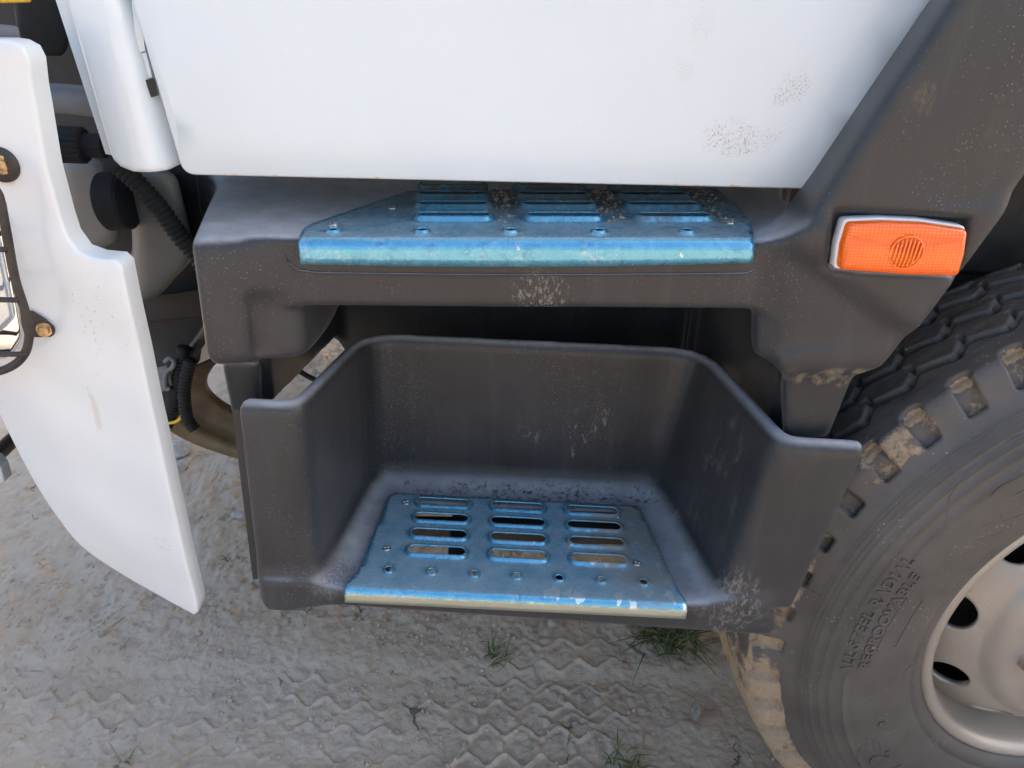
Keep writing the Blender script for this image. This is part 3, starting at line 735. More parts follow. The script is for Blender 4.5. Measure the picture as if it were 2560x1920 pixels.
# ---------------------------------------------------------------- pressed tread plates
def sd_slot(x, y, h):
    cx, cy, hl, r = h; dx = max(abs(x-cx)-hl, 0); return math.hypot(dx, y-cy)-r
def slot_ring(h, off, n=28):
    cx, cy, hl, r = h; r += off; out = []
    if hl <= 0: return [(cx+r*math.cos(2*math.pi*k/14), cy+r*math.sin(2*math.pi*k/14)) for k in range(14)]
    half = n//2
    for k in range(half): a = -math.pi/2+math.pi*k/(half-1); out.append((cx+hl+r*math.cos(a), cy+r*math.sin(a)))
    for k in range(half): a = math.pi/2+math.pi*k/(half-1); out.append((cx-hl+r*math.cos(a), cy+r*math.sin(a)))
    return out
def tread_plate(name, outline, yf, lip, Rb, holes, collar, m, loc, rot, lipfun=None):
    """outline: plan polygon whose first two points are the front edge; the lip is bent down in front of yf"""
    L = list(outline); xl, xr = L[0][0], L[1][0]
    poly = [(xl, yf-lip), (xr, yf-lip), (xr, yf)] + L[2:] + [(xl, yf)]
    P = []; E = []
    def ring(pts, cl=True):
        b = len(P); P.extend(Vector(p) for p in pts); n = len(pts); E.extend((b+i, b+(i+1) % n) for i in range(n if cl else n-1))
    dn = []
    for a, b in zip(poly, poly[1:]+poly[:1]):
        n = max(1, int(math.dist(a, b)/.012)); dn += [(a[0]+(b[0]-a[0])*i/n, a[1]+(b[1]-a[1])*i/n) for i in range(n)]
    ring(dn)
    offs = (0, .0010, .0026, .0048, .0076)
    for h in holes:
        sc = 1 if h[2] > 0 else .62
        for o in offs: ring(slot_ring(h, o*sc))
    # bend lines and fill points
    for t in list(np.linspace(0, Rb*math.pi/2, 7))+[Rb*math.pi/2+(lip-Rb*math.pi/2)*.5]:
        for x in np.arange(xl+.004, xr-.003, .010): P.append(Vector((x, yf-t)))
    x0, x1 = min(p[0] for p in poly), max(p[0] for p in poly); y1 = max(p[1] for p in poly)
    for x in np.arange(x0, x1, .009):
        for y in np.arange(yf+.006, y1, .009):
            if inside((x, y), poly, .004) and all(sd_slot(x, y, h) > .010 for h in holes): P.append(Vector((x, y)))
    v2, e2, f2, *_ = delaunay_2d_cdt(P, E, [], 0, 1e-6)
    V = []
    for p in v2:
        x, v = p.x, p.y; y, z = v, 0.
        if v < yf:
            t = yf-v; arc = Rb*math.pi/2
            if t < arc: y, z = yf-Rb*math.sin(t/Rb), -Rb*(1-math.cos(t/Rb))
            else: y, z = yf-Rb, -Rb-(t-arc)*(lipfun(x) if lipfun else 1)
        else:
            for h in holes:
                d = sd_slot(x, v, h); w = .0085*(1 if h[2] > 0 else .62)
                if d < w: q = 1-max(0, d)/w; z += collar*(1 if h[2] > 0 else .5)*(q*q*(3-2*q))
        V.append((x, y, z))
    F = []
    for f in f2:
        cx = sum(v2[i].x for i in f)/3; cy = sum(v2[i].y for i in f)/3
        if not inside((cx, cy), poly): continue
        if any(sd_slot(cx, cy, h) < -1e-4 and inside((cx, cy), slot_ring(h, 0)) for h in holes): continue
        F.append(tuple(f))
    # inner throat of each pressed opening
    ind = {(round(p.x, 5), round(p.y, 5)): i for i, p in enumerate(v2)}
    for h in holes:
        rg = slot_ring(h, 0); ids = [ind.get((round(a, 5), round(b, 5))) for a, b in rg]
        if None in ids: continue
        base = len(V); zt = collar*(1 if h[2] > 0 else .5)-.0022; V += [(a, b, zt) for a, b in slot_ring(h, -.0006)]
        n = len(ids); F += [(ids[i], ids[(i+1) % n], base+(i+1) % n, base+i) for i in range(n)]
    me = mesh_np(name, V, F)
    bm = bmesh.new(); bm.from_mesh(me); bmesh.ops.delete(bm, geom=[v for v in bm.verts if not v.link_faces], context='VERTS')
    bmesh.ops.recalc_face_normals(bm, faces=bm.faces)
    up = sum(f.normal.z*f.calc_area() for f in bm.faces)
    if up < 0: bmesh.ops.reverse_faces(bm, faces=bm.faces)
    bm.to_mesh(me); bm.free()
    o = link(name, me, m, truck, loc=loc, rot=rot)
    s = o.modifiers.new('sheet', 'SOLIDIFY'); s.thickness = .0014; s.offset = -1
    return o
def screw_mesh(r=.0065):
    bm = bmesh.new(); n = 16; rings = []
    for rr, z in ((r, 0), (r*.98, .0006), (r*.8, .0016), (r*.45, .0021)):
        rings.append([bm.verts.new((rr*math.cos(2*math.pi*k/n), rr*math.sin(2*math.pi*k/n), z)) for k in range(n)])
    for a, b in zip(rings, rings[1:]):
        for k in range(n): bm.faces.new((a[k], a[(k+1) % n], b[(k+1) % n], b[k]))
    # cross recess: every fourth spoke of the crown is sunk
    c = bm.verts.new((0, 0, .0006))
    for k in range(n):
        if k % 4 == 0: rings[-1][k].co.z = .0007
        bm.faces.new((rings[-1][k], rings[-1][(k+1) % n], c))
    return bm_mesh('screw', bm)
SCREW = screw_mesh(); SCREW.materials.append(M['steel'])
def screws(plate, pts):
    for i, (x, y) in enumerate(pts):
        o = bpy.data.objects.new('screw', SCREW); C.objects.link(o); o.parent = plate; o.location = (x, y, .0002); o.rotation_euler = (0, 0, .5+i*1.3)

M['film_low'] = film_mat('blue film on lower plate', -.0118, [((.20, .02, 0), (.12, .17, .05), 26, .36, .85), ((.1, -.085, 0), (.20, .02, .03), 60, .52, .7), ((.0, .12, 0), (.3, .012, .03), 90, .55, .8)], 1.7)
M['film_up'] = film_mat('blue film on upper plate', None, [((.05, .12, 0), (.36, .16, .05), 60, .36, .9), ((.20, -.03, 0), (.12, .08, .03), 30, .42, .8), ((-.22, -.09, 0), (.05, .03, .02), 50, .5, .6), ((-.15, -.02, 0), (.14, .07, .03), 24, .5, .5)], 4.1, (.13, .115, .10))
M['scrap'] = simple('torn blue film', (.22, .46, .56), .3, .2, 200, .35, .3, 300)
lo_holes = [(x, y, .0340, .0096) for x in (-.1218, .0028, .1274) for y in (.0930, .0521, .0112, -.0298)] + [(-.1888+.0630*i, -.0744, 0, .0062) for i in range(7)]
lp = tread_plate('lower_tread_plate', [(-.2455, -.1097), (.2474, -.1097), (.2474, -.1088), (.2399, -.0837), (.2130, .1079), (.2046, .1163), (-.2065, .1163), (-.2148, .1079), (-.2325, -.0790)],
                 -.1097, .0302, .0105, lo_holes, .0052, M['film_low'], (0.0298, 0.0421, 0.6372), (0, R(2.4), R(-.3)))
lp['label'] = 'lower slotted tread plate with torn blue film and bare metal lip'
screws(lp, [(-.184, .091), (-.199, -.027), (.170, .0855), (.186, -.0325)])
up_holes = [(x+.004*j, y, .0365, .0098) for x in (-.104, .034, .172) for j, y in enumerate((.123, .070, .016, -.038))] + [(-.232+.1055*i, -.092, 0, .0066) for i in range(5)]
up = tread_plate('upper_tread_plate', [(-.267, -.125), (.263, -.125), (.265, -.11), (.276, -.06), (.284, .03), (.276, .12), (.245, .165), (-.10, .165), (-.148, .138), (-.273, -.070), (-.269, -.10)],
                 -.112, .0365, .013, up_holes, .0075, M['film_up'], (.030, .080, 1.1535), (R(.6), R(-1.15), 0), lambda x: 1.0+.18*(1-(x/.27)**2)-.15*max(0, x/.27))
up['label'] = 'upper slotted tread plate with blue film, muddy in the shade of the door'
screws(up, [(-.238, -.063), (-.176, .015), (.252, -.053)])
# raised bead round the upper plate's seat
bd = [Vector((.030, .080, 1.1535)) + Matrix.Rotation(R(-1.15), 3, 'Y') @ Vector(p) for p in
      [(-.122, .165, -.004), (-.166, .142, -.004), (-.290, -.066, -.004), (-.291, -.095, -.0045), (-.288, -.1105, -.010), (-.287, -.1125, -.030), (-.275, -.1130, -.0425), (-.25, -.1130, -.0455), (-.10, -.1130, -.0475), (.06, -.1130, -.0475), (.20, -.1130, -.0465), (.262, -.1130, -.0455), (.274, -.1125, -.040), (.278, -.1125, -.030)]]
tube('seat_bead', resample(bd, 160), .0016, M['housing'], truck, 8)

# ---------------------------------------------------------------- side marker lamp
def outline_obj(name, poly, y0, y1, m, parent, bev, seg=4):
    bm = bmesh.new(); a = [bm.verts.new((x, y0, z)) for x, z in poly]; b = [bm.verts.new((x, y1, z)) for x, z in poly]; n = len(poly)
    bm.faces.new(a); bm.faces.new(b[::-1])
    for i in range(n): bm.faces.new((a[i], a[(i+1) % n], b[(i+1) % n], b[i]))
    bmesh.ops.recalc_face_normals(bm, faces=bm.faces)
    o = link(name, bm_mesh(name, bm), m, parent, smooth=True)
    if bev:
        q = bevelled(o, bev, seg).modifiers['bevel']; q.angle_limit = R(50)
    return o
lampP = [(0.3798,1.1899),(0.4195,1.1926),(0.4647,1.1918),(0.5180,1.1852),(0.5224,1.1556),(0.5227,1.1279),(0.4541,1.1284),(0.3806,1.1331),(0.3779,1.1619)]
lamp = outline_obj('side_marker_lamp', rounded_poly(lampP, [.006, 0, 0, .006, 0, .006, 0, .006, 0], 4), -.050, -.066, M['lampwhite'], truck, .0015)
lamp['label'] = 'orange side marker lamp in a white base'
cx = sum(p[0] for p in lampP)/len(lampP); cz = sum(p[1] for p in lampP)/len(lampP)
def lens_mesh():
    """domed lens: outline rings stepping in and out, long chamfer along the top"""
    base = rounded_poly([(cx+(x-cx)*.965, cz+(z-cz)*.935) for x, z in lampP], [.005, 0, 0, .005, 0, .005, 0, .005, 0], 5)
    bm = bmesh.new(); rows = []
    for sx, sz, y, up_ in ((1, 1, -.0645, 0), (.995, .99, -.074, 0), (.975, .955, -.0785, .0), (.95, .90, -.0800, -.0015), (.90, .78, -.0812, -.004), (.5, .4, -.0820, -.003)):
        rows.append([bm.verts.new((cx+(x-cx)*sx, y+(.004*max(0, (z-cz)/.03-.35) if y < -.075 else 0), cz+(z-cz)*sz+up_*(z > cz))) for x, z in base])
    n = len(base)
    for a, b in zip(rows, rows[1:]):
        for i in range(n): bm.faces.new((a[i], a[(i+1) % n], b[(i+1) % n], b[i]))
    bm.faces.new(rows[-1]); bmesh.ops.recalc_face_normals(bm, faces=bm.faces)
    return bm_mesh('lens', bm)
lens = link('lens', lens_mesh(), M['lens'], lamp)
wc = (0.4508,-0.0820,1.1583)
ringp = [Vector((wc[0]+.0185*math.cos(a), -.0822, wc[2]+.0185*math.sin(a))) for a in np.linspace(0, 2*math.pi, 40, endpoint=False)]
tube('lens_ring', ringp, .0009, M['lensclear'], lamp, 6, closed=True)
for k in range(7):
    x = wc[0]+(-.0135+.0045*k); hh = math.sqrt(max(0, .0165**2-(x-wc[0])**2))
    tube('lens_rib', [Vector((x-.0015, -.0824, wc[2]-hh)), Vector((x+.0005, -.0830, wc[2])), Vector((x+.0015, -.0824, wc[2]+hh))], .0011, M['lensclear'], lamp, 6)

# ---------------------------------------------------------------- front wheel: tyre and steel rim
WL = (.967, -.015, .526); WR = (0, 0, R(4))
TC = .128
def tyre_mesh():
    Ns = 1080; A = []            # columns: (r, y, kind)
    side = [(.288, .010), (.296, -.004), (.302, -.012), (.310, -.017), (.318, -.0185), (.3205, -.0175), (.323, -.0195), (.335, -.024), (.350, -.0290), (.368, -.0325), (.39, -.035), (.41, -.0355), (.425, -.0345), (.4355, -.0330), (.4370, -.0345), (.4385, -.0322), (.446, -.0300), (.4545, -.0272), (.4560, -.0288), (.4575, -.0260),
            (.464, -.0235), (.4695, -.0210), (.4708, -.0228), (.4721, -.0198), (.478, -.0165), (.4830, -.0135), (.4842, -.0155), (.4854, -.0122), (.489, -.0100), (.4905, -.0120), (.492, -.0080), (.4955, -.0055), (.497, -.0078), (.4985, -.0030), (.504, .0010), (.509, .0045), (.514, .0080), (.519, .0110), (.524, .0135), (.529, .0155), (.534, .0172), (.540, .0190), (.546, .0210), (.552, .0240), (.556, .0275)]
    trd = np.linspace(.032, 2*TC-.032, 78)
    cols = [(r, y) for r, y in side]+[(.5595+.0085*math.sqrt(max(0, 1-((y-TC)/(TC-.030))**2)), y) for y in trd]+[(r, 2*TC-y) for r, y in side[::-1][:10:1]]+[(.40, 2*TC+.035), (.30, 2*TC+.01)]
    cols = np.array(cols, np.float32); th = np.linspace(0, 2*np.pi, Ns, endpoint=False)[:, None]; r = np.tile(cols[:, 0], (Ns, 1)); y = np.tile(cols[:, 1], (Ns, 1))
    s = th*.565; per = 2*np.pi*.565/48
    def zz(t): t = t % 1; return np.where(t < .56, t/.56, np.where(t < .66, 1, np.where(t < .90, 1-(t-.66)/.24, 0)))
    dep = np.zeros_like(r); mud = np.zeros_like(r)
    a = y-TC; on = (r > .5585)
    for a0, ph in ((-.046, 0.), (.002, .12), (.050, .24), (.085, .36)):
        q = np.abs(a-(a0+.015*(zz(s/per+ph)-.5))); g = 1-sstep(.0045, .0068, q); dep = np.maximum(dep, .0155*g*on)
        # short side cuts at the corners
        tt = (s/per+ph-.11) % 1; cut = (1-sstep(.035, .06, np.abs(tt-.5)))*(1-sstep(.008, .011, np.abs(a-(a0+.016)))); dep = np.maximum(dep, .011*cut*on)
    # shoulder pockets, open to the sidewall
    tt = (s/per+.25+3.0*(a+.10)) % 1; pk = 1-sstep(.17, .225, np.abs(tt-.5))
    lim = -.0935+.006*np.cos(2*np.pi*(tt-.5)); pa = sstep(.520, .526, r)*(1-sstep(lim, lim+.005, a)); pk = pk*pa*(a < 0)
    dep = np.maximum(dep, .0135*pk)
    nearr = sstep(.512, .522, r)*(1-sstep(-.100, -.086, a))*(a < 0)
    low = sstep(.2, -.6, np.sin(th)+.15*np.cos(3*th))                 # mud gathers on the lower tread
    mud = np.clip(.36*pk+.46*nearr*(1-pk)*(.62+.38*np.sin(th*13+1.))+.28*(dep > .006)*on+.62*low*on+.40*low*nearr, 0, 1)
    mud = np.maximum(mud, .10*(r > .47));
    wob = 1+.0*th
    r = r-dep+.0007*fbm2(s*np.ones_like(r), y*3, 30, 3, 5)*(r > .5)
    ct, st = np.cos(th), np.sin(th)
    V = np.stack([r*ct, y+dep*.45*pk, r*st], -1)
    nc = len(cols); I = np.arange(Ns*nc).reshape(Ns, nc); J = np.roll(I, -1, 0)
    Q = np.stack([I[:, :-1], I[:, 1:], J[:, 1:], J[:, :-1]], -1).reshape(-1, 4)
    me = mesh_fast('tyre', V.reshape(-1, 3), Q)
    at = me.attributes.new('mud', 'FLOAT', 'POINT'); at.data.foreach_set('value', mud.ravel().astype(np.float32))
    return me
tyre = link('tyre', tyre_mesh(), M['tyre'], truck, loc=WL, rot=WR); tyre['label'] = 'dusty black front tyre with mud in its shoulder lugs'
def side_y(r): return float(np.interp(r, [.302, .318, .335, .35, .368, .39, .41, .425, .436, .446, .464, .478, .49, .504, .514], [-.012, -.0185, -.024, -.029, -.0325, -.035, -.0355, -.0345, -.0330, -.0300, -.0235, -.0165, -.0095, .001, .008]))
def wall_text(txt, size, r0, a_mid, span):
    """raised letters wrapped on the sidewall, tops outward"""
    cu = bpy.data.curves.new('txt', 'FONT'); cu.body = txt; cu.size = size; cu.extrude = .0013; cu.bevel_depth = .0003; cu.align_x = 'CENTER'; cu.space_character = 1.12; cu.offset = .0006; cu.shear = .15
    to = bpy.data.objects.new('txt', cu); C.objects.link(to)
    dg = bpy.context.evaluated_depsgraph_get(); me = bpy.data.meshes.new_from_object(to.evaluated_get(dg)); bpy.data.objects.remove(to)
    xs = [v.co.x for v in me.vertices]; k = span*(r0+size*.35)/(max(xs)-min(xs))
    for v in me.vertices:
        x, h, d = v.co; x *= k; rr = r0+h; an = a_mid-x/(r0+size*.35)
        v.co = (rr*math.cos(an), side_y(rr)-.0004-d, rr*math.sin(an))
    me.update(); me.attributes.new('mud', 'FLOAT', 'POINT')
    o = link('sidewall_lettering', me, M['tyre'], tyre, smooth=False); o['label'] = 'raised lettering on the tyre wall reading '+txt
    return o
wall_text('ALL STEEL RADIAL', .0225, .4295, R(169.2), R(30.5))
wall_text('REGROOVABLE', .0225, .4040, R(169.8), R(26.5))
def wall_line(pts, name='moulded_line', rad=.0008, n=40, closed=False):
    P = [Vector((r*math.cos(a), side_y(r)-.0001, r*math.sin(a))) for r, a in pts]
    o = tube(name, resample(P, n), rad, M['tyre'], tyre, 6); o.data.attributes.new('mud', 'FLOAT', 'POINT'); return o

wall_line([(.4005, R(177.4)), (.4000, R(170)), (.3999, R(162.5)), (.3705, R(161.9)), (.3695, R(169)), (.3705, R(176.6)), (.4005, R(177.4))], n=60)
wall_line([(.510, R(168.5)), (.48, R(169.2)), (.45, R(169.8)), (.446, R(172))])
wall_line([(.372, R(158)), (.35, R(158.6)), (.325, R(160))])
wall_line([(.468, R(203)), (.44, R(199)), (.40, R(194)), (.36, R(190)), (.325, R(186))], n=60)
# large moulded outlines higher on the wall
wall_line([(.355, R(139)), (.372, R(143.5)), (.40, R(146)), (.4355, R(145.2)), (.462, R(141.5)), (.475, R(136.5)), (.478, R(128)), (.478, R(118))], n=80)
wall_line([(.385, R(137.5)), (.4298, R(136.2)), (.4330, R(134.5)), (.4330, R(120))], n=60)
wall_line([(.408, R(133.0)), (.412, R(120))], n=30)
wall_line([(.395, R(141)), (.368, R(136)), (.355, R(128)), (.350, R(118))], n=50)
wall_line([(.425, R(209)), (.440, R(214)), (.442, R(222)), (.440, R(230))], n=40)
wall_line([(.40, R(208)), (.405, R(212)), (.395, R(212.6)), (.392, R(208.6)), (.40, R(208))], n=40, rad=.0007)
wall_text('12', .052, .385, R(219), R(9))
wall_text('8', .016, .372, R(203.5), R(1.8))

def ring_pts(r, n, ph=0): return [(r*math.cos(2*math.pi*(k+ph)/n), r*math.sin(2*math.pi*(k+ph)/n)) for k in range(n)]
def disc_y(r): return float(np.interp(r, [.0, .12, .150, .172, .182, .190, .196, .203, .215, .235, .252, .264], [-.024, -.024, -.024, -.022, -.017, -.004, .006, .010, .018, .036, .055, .066]))
def disc_mesh():
    P = []; E = []
    def ring(p): b = len(P); P.extend(Vector(q) for q in p); n = len(p); E.extend((b+i, b+(i+1) % n) for i in range(n))
    ring(ring_pts(.2665, 120)); ring(ring_pts(.075, 60)); holes = []
    for k in range(10):
        a = R(174.7+36*k); c0 = (.2325*math.cos(a), .2325*math.sin(a)); t = (math.cos(a), math.sin(a)); u = (-t[1], t[0]); hp = []
        for s_ in (1., 1.12):
            pp = []
            for j in range(28):
                q = 2*math.pi*j/28; p_, o_ = .0215*s_*math.cos(q), .0315*s_*math.sin(q); pp.append((c0[0]+t[0]*p_+u[0]*o_, c0[1]+t[1]*p_+u[1]*o_))
            ring(pp); hp.append(pp)
        holes.append(hp[0])
    for r in (.10, .12, .14, .155, .168, .174, .179, .184, .188, .192, .196, .20, .205, .212, .22, .23, .24, .25, .258):
        for p in ring_pts(r, 110, .5*(int(r*1000) % 2)):
            if not any(math.dist(p, (sum(q[0] for q in h)/28, sum(q[1] for q in h)/28)) < .037 for h in holes): P.append(Vector(p))
    v2, e2, f2, *_ = delaunay_2d_cdt(P, E, [], 0, 1e-6)
    V = [(p.x, disc_y(math.hypot(p.x, p.y)), p.y) for p in v2]; F = []
    for f in f2:
        c_ = (sum(v2[i].x for i in f)/3, sum(v2[i].y for i in f)/3)
        if math.hypot(*c_) < .074 or any(inside(c_, h) for h in holes): continue
        F.append(tuple(f))
    me = mesh_np('rim_disc', V, F); return me
rim = link('wheel_rim', mesh_np('wheel_rim', *revolve([(.262, .12), (.262, .075), (.266, .04), (.269, .018), (.272, .006), (.277, -.0035), (.284, -.0075), (.291, -.0075), (.2965, -.003), (.2985, .004), (.2965, .010), (.289, .012)], 140)), M['rim'], truck, loc=WL, rot=WR)
rim['label'] = 'dusty silver steel wheel rim'
dd = link('rim_disc', disc_mesh(), M['rim'], rim); sm = dd.modifiers.new('sheet', 'SOLIDIFY'); sm.thickness = .010; sm.offset = 0
link('hub', mesh_np('hub', *revolve([(.09, .0), (.088, -.06), (.082, -.075), (.07, -.082), (.0, -.084)], 60)), M['rim'], rim)
for k in range(10):
    a = R(10+36*k); bm = bmesh.new(); bmesh.ops.create_cone(bm, cap_ends=True, segments=6, radius1=.018, radius2=.016, depth=.03)
    o = link('wheel_nut', bm_mesh('wheel_nut', bm), M['steel'], rim, smooth=False, loc=(.1425*math.cos(a), -.037, .1425*math.sin(a)), rot=(R(90), 0, 0))
link('brake_drum', mesh_np('brake_drum', *revolve([(.0, .09), (.19, .09), (.205, .10), (.205, .24)], 60)), M['dark'], rim)


# ---------------------------------------------------------------- front bumper corner with headlamp
bump_poly = [(-0.6595,1.3531),(-0.4966,1.3540),(-0.4854,1.3525), (-0.4759,1.3473),(-0.4729,1.3365),(-0.4768,1.3115),(-0.4825,1.2302),(-0.4825,1.1768), (-0.4807,1.1558),(-0.4723,1.1378),(-0.4562,1.1312),(-0.4344,1.1293), (-0.4280,1.1220),(-0.4281,1.1045),(-0.4282,1.0169),(-0.4290,0.8334),(-0.4300,0.6120),(-0.4312,0.5981),(-0.4380,0.5918), (-0.4801,0.6179),(-0.5249,0.6478),(-0.5594,0.6800),(-0.5840,0.7149),(-0.6002,0.7576),(-0.6142,0.8045),(-0.6246,0.8513),(-0.6334,0.8915),(-0.6432,0.9419),(-0.6536,1.0017),(-0.7390,1.1466)]
def bumper():
    low = [(-0.4388,0.5871),(-0.4804,0.6164),(-0.5252,0.6463),(-0.5598,0.6785),(-0.5843,0.7135),(-0.6005,0.7562),(-0.6146,0.8032),(-0.6250,0.8501),(-0.6337,0.8903),(-0.6540,1.0006),(-0.7393,1.1457)]
    def ss(a, b, v): t = max(0, min(1, (v-a)/(b-a))); return t*t*(3-2*t)
    def yf(x, z):
        q = 1e9
        for a, b in zip(low, low[1:]):
            ex, ez = b[0]-a[0], b[1]-a[1]; t = max(0, min(1, ((x-a[0])*ex+(z-a[1])*ez)/(ex*ex+ez*ez))); q = min(q, math.hypot(x-a[0]-t*ex, z-a[1]-t*ez))
        roll = .016*max(0, 1-q/.075)**1.3*ss(-.40, -.56, x)          # lower corner turns under
        wrap = .9*max(0, -.60-x)**1.5                              # and round to the front of the cab
        dent = .0012*math.sin(x*37+z*21)*math.sin(z*29)
        return -.08+roll+wrap+dent+.004*ss(.75, .60, z)
    k = len(bump_poly)-11; tail = [tuple(p) for p in spline([Vector((x, z)) for x, z in bump_poly[k:]], 44)]
    out = bump_poly[:k]+tail
    return pressed_sheet('front_bumper', out, yf, .032, .012, .0042)
bp = link('front_bumper', bumper(), M['bumper'], truck); bp['label'] = 'white steel bumper corner with scuffs and folded edge'
# chrome headlamp bowl, glass and guard
hl = outline_obj('headlamp', rounded_poly([(-0.6464,1.1721),(-0.5363,1.1810),(-0.5444,1.1115),(-0.5520,1.0389),(-0.5736,1.0104),(-0.7079,0.9946)], [.01, .01, 0, .03, .03, .01], 5), -.074, -.094, M['chrome'], truck, .006)
hl['label'] = 'chrome headlamp behind a black wire guard'
outline_obj('headlamp_glass', rounded_poly([(-0.6459,1.1571),(-0.5429,1.1637),(-0.5477,1.1051),(-0.5513,1.0670),(-0.5719,1.0480),(-0.6867,1.0397)], [.01, .012, 0, .012, .01, .01], 5), -.094, -.104, M['glass'], hl, .006)
gp = spline([(-0.5931,-0.1180,1.2317),(-0.5340,-0.1180,1.2290),(-0.5177,-0.1180,1.2132),(-0.5190,-0.1180,1.1799),(-0.5248,-0.1180,1.1229),(-0.5245,-0.1180,1.0766),(-0.5297,-0.1180,1.0474),(-0.5452,-0.1180,1.0232),(-0.5731,-0.1180,1.0074),(-0.6112,-0.1180,1.0015),(-0.6938,-0.1180,0.9988)], 90)
tube('lamp_guard', gp, .0048, M['rustblack'], hl, 10)
tube('lamp_guard_bar', spline([(-0.6441,-0.1220,1.0967),(-0.5711,-0.1220,1.0969),(-0.5250,-0.1220,1.0969)], 20), .0030, M['rustblack'], hl, 8)
tube('lamp_guard_bar', spline([(-0.6666,-0.1220,1.0306),(-0.5910,-0.1220,1.0302),(-0.5343,-0.1220,1.0319)], 20), .0030, M['rustblack'], hl, 8)
tube('lamp_guard_bar', spline([(-0.6253,-0.1220,1.1522),(-0.5541,-0.1220,1.1538),(-0.5216,-0.1220,1.1536)], 20), .0030, M['rustblack'], hl, 8)
outline_obj('guard_tab', rounded_poly([(-0.5485,1.0694),(-0.5389,1.0676),(-0.5269,1.0579),(-0.5182,1.0471),(-0.5232,1.0363),(-0.5520,1.0357)], [0, 0, .006, .008, .008, 0], 4), -.0815, -.0855, M['rustblack'], hl, .0008)
def bolt(at_, r, parent, m):
    bm = bmesh.new(); bmesh.ops.create_cone(bm, cap_ends=True, segments=24, radius1=r*1.35, radius2=r*1.3, depth=.0024)
    q = bmesh.ops.create_cone(bm, cap_ends=True, segments=6, radius1=r, radius2=r*.94, depth=.0075)
    bmesh.ops.translate(bm, verts=q['verts'], vec=(0, 0, .0045))
    return link('bolt', bm_mesh('bolt', bm), m, parent, smooth=False, loc=at_, rot=(R(90), 0, .3))
bolt((-0.5295,-0.0865,1.0465), .0066, hl, M['bolt']); bolt((-0.5261,-0.0850,1.2344), .0075, bp, M['bolt']) if False else None
b2 = bolt((-0.5260,-0.0855,1.2337), .0075, hl, M['bolt'])
link('rubber_washer', mesh_np('rubber_washer', *revolve([(.0, -.004), (.0165, -.004), (.0185, -.001), (.0185, .003)], 28)), M['rustblack'], hl, loc=(-0.5286,-0.0815,1.2328))
lw = outline_obj('lower_lamp_lens', rounded_poly([(-0.7692,0.8248),(-0.6848,0.8265),(-0.6793,0.8135),(-0.6803,0.7903),(-0.7019,0.7764),(-0.7853,0.7748)], .004, 3), -.01, -.03, M['glass'], truck, .004)

# ---------------------------------------------------------------- white hinge pillar in front of the door
def pillar():
    poly = [(-0.4618,1.2281),(-0.4591,1.2195),(-0.4523,1.2123),(-0.4375,1.2071),(-0.4025,1.2070),(-0.3938,1.2109),(-0.3895,1.2192),(-0.3903,1.2477), (-.4135, 1.389), (-.44, 1.90), (-.55, 1.90), (-.4725, 1.389)]
    def yf(x, z):
        xc = -.395-.077*(z-1.20)                                   # right-hand line, leaning with the pillar
        left = max(0, (xc-.034)-x); rt = max(0, x-(xc-.018))
        return .010+.22*left**1.15+1.9*rt**1.05
    return pressed_sheet('hinge_pillar', poly, yf, .05, .006, .006)
hp = link('hinge_pillar', pillar(), M['white'], truck); hp['label'] = 'white curved hinge pillar beside the door'
hull_obj('pillar_flange', [(-0.4869,0.0300,1.3872),(-0.4652,0.0300,1.3877),(-0.4575,0.0300,1.2212),(-0.4739,0.0300,1.2241), (-0.4890,0.0340,1.3871),(-0.4672,0.0340,1.3876),(-0.4595,0.0340,1.2204),(-0.4759,0.0340,1.2233), (-.515, .030, 1.60), (-.475, .034, 1.60)], M['white'], hp)
hull_obj('door_jamb', [(-0.4435,0.0620,1.3958),(-0.4122,0.0620,1.3966),(-0.4057,0.0620,1.2148),(-0.4219,0.0620,1.2144), (-0.4564,0.0900,1.3954),(-0.4242,0.0900,1.3962),(-0.4175,0.0900,1.2091),(-0.4342,0.0900,1.2087), (-.47, .062, 1.75), (-.40, .09, 1.75)], M['white'], truck)
hull_obj('hinge_cover', [(-0.4096,0.0300,1.3890),(-0.4009,0.0300,1.3892),(-0.4041,0.0300,1.3379),(-0.4143,0.0300,1.3360), (-0.4228,0.0600,1.3883),(-0.4138,0.0600,1.3885),(-0.4172,0.0600,1.3356),(-0.4277,0.0600,1.3336)], M['white'], truck, .001)
hull_obj('hinge_pin', [(-0.4140,0.0320,1.3350),(-0.4043,0.0320,1.3369),(-0.4025,0.0320,1.3093),(-0.4117,0.0320,1.3082), (-0.4265,0.0600,1.3328),(-0.4164,0.0600,1.3347),(-0.4146,0.0600,1.3063),(-0.4241,0.0600,1.3052)], M['white'], truck, .001)
hull_obj('jamb_hole', [(-0.4101,0.0280,1.3078),(-0.3989,0.0280,1.3098),(-0.3978,0.0280,1.2918),(-0.4066,0.0280,1.2890), (-0.4243,0.0600,1.3043),(-0.4127,0.0600,1.3063),(-0.4116,0.0600,1.2878),(-0.4206,0.0600,1.2849)], M['dark'], truck)

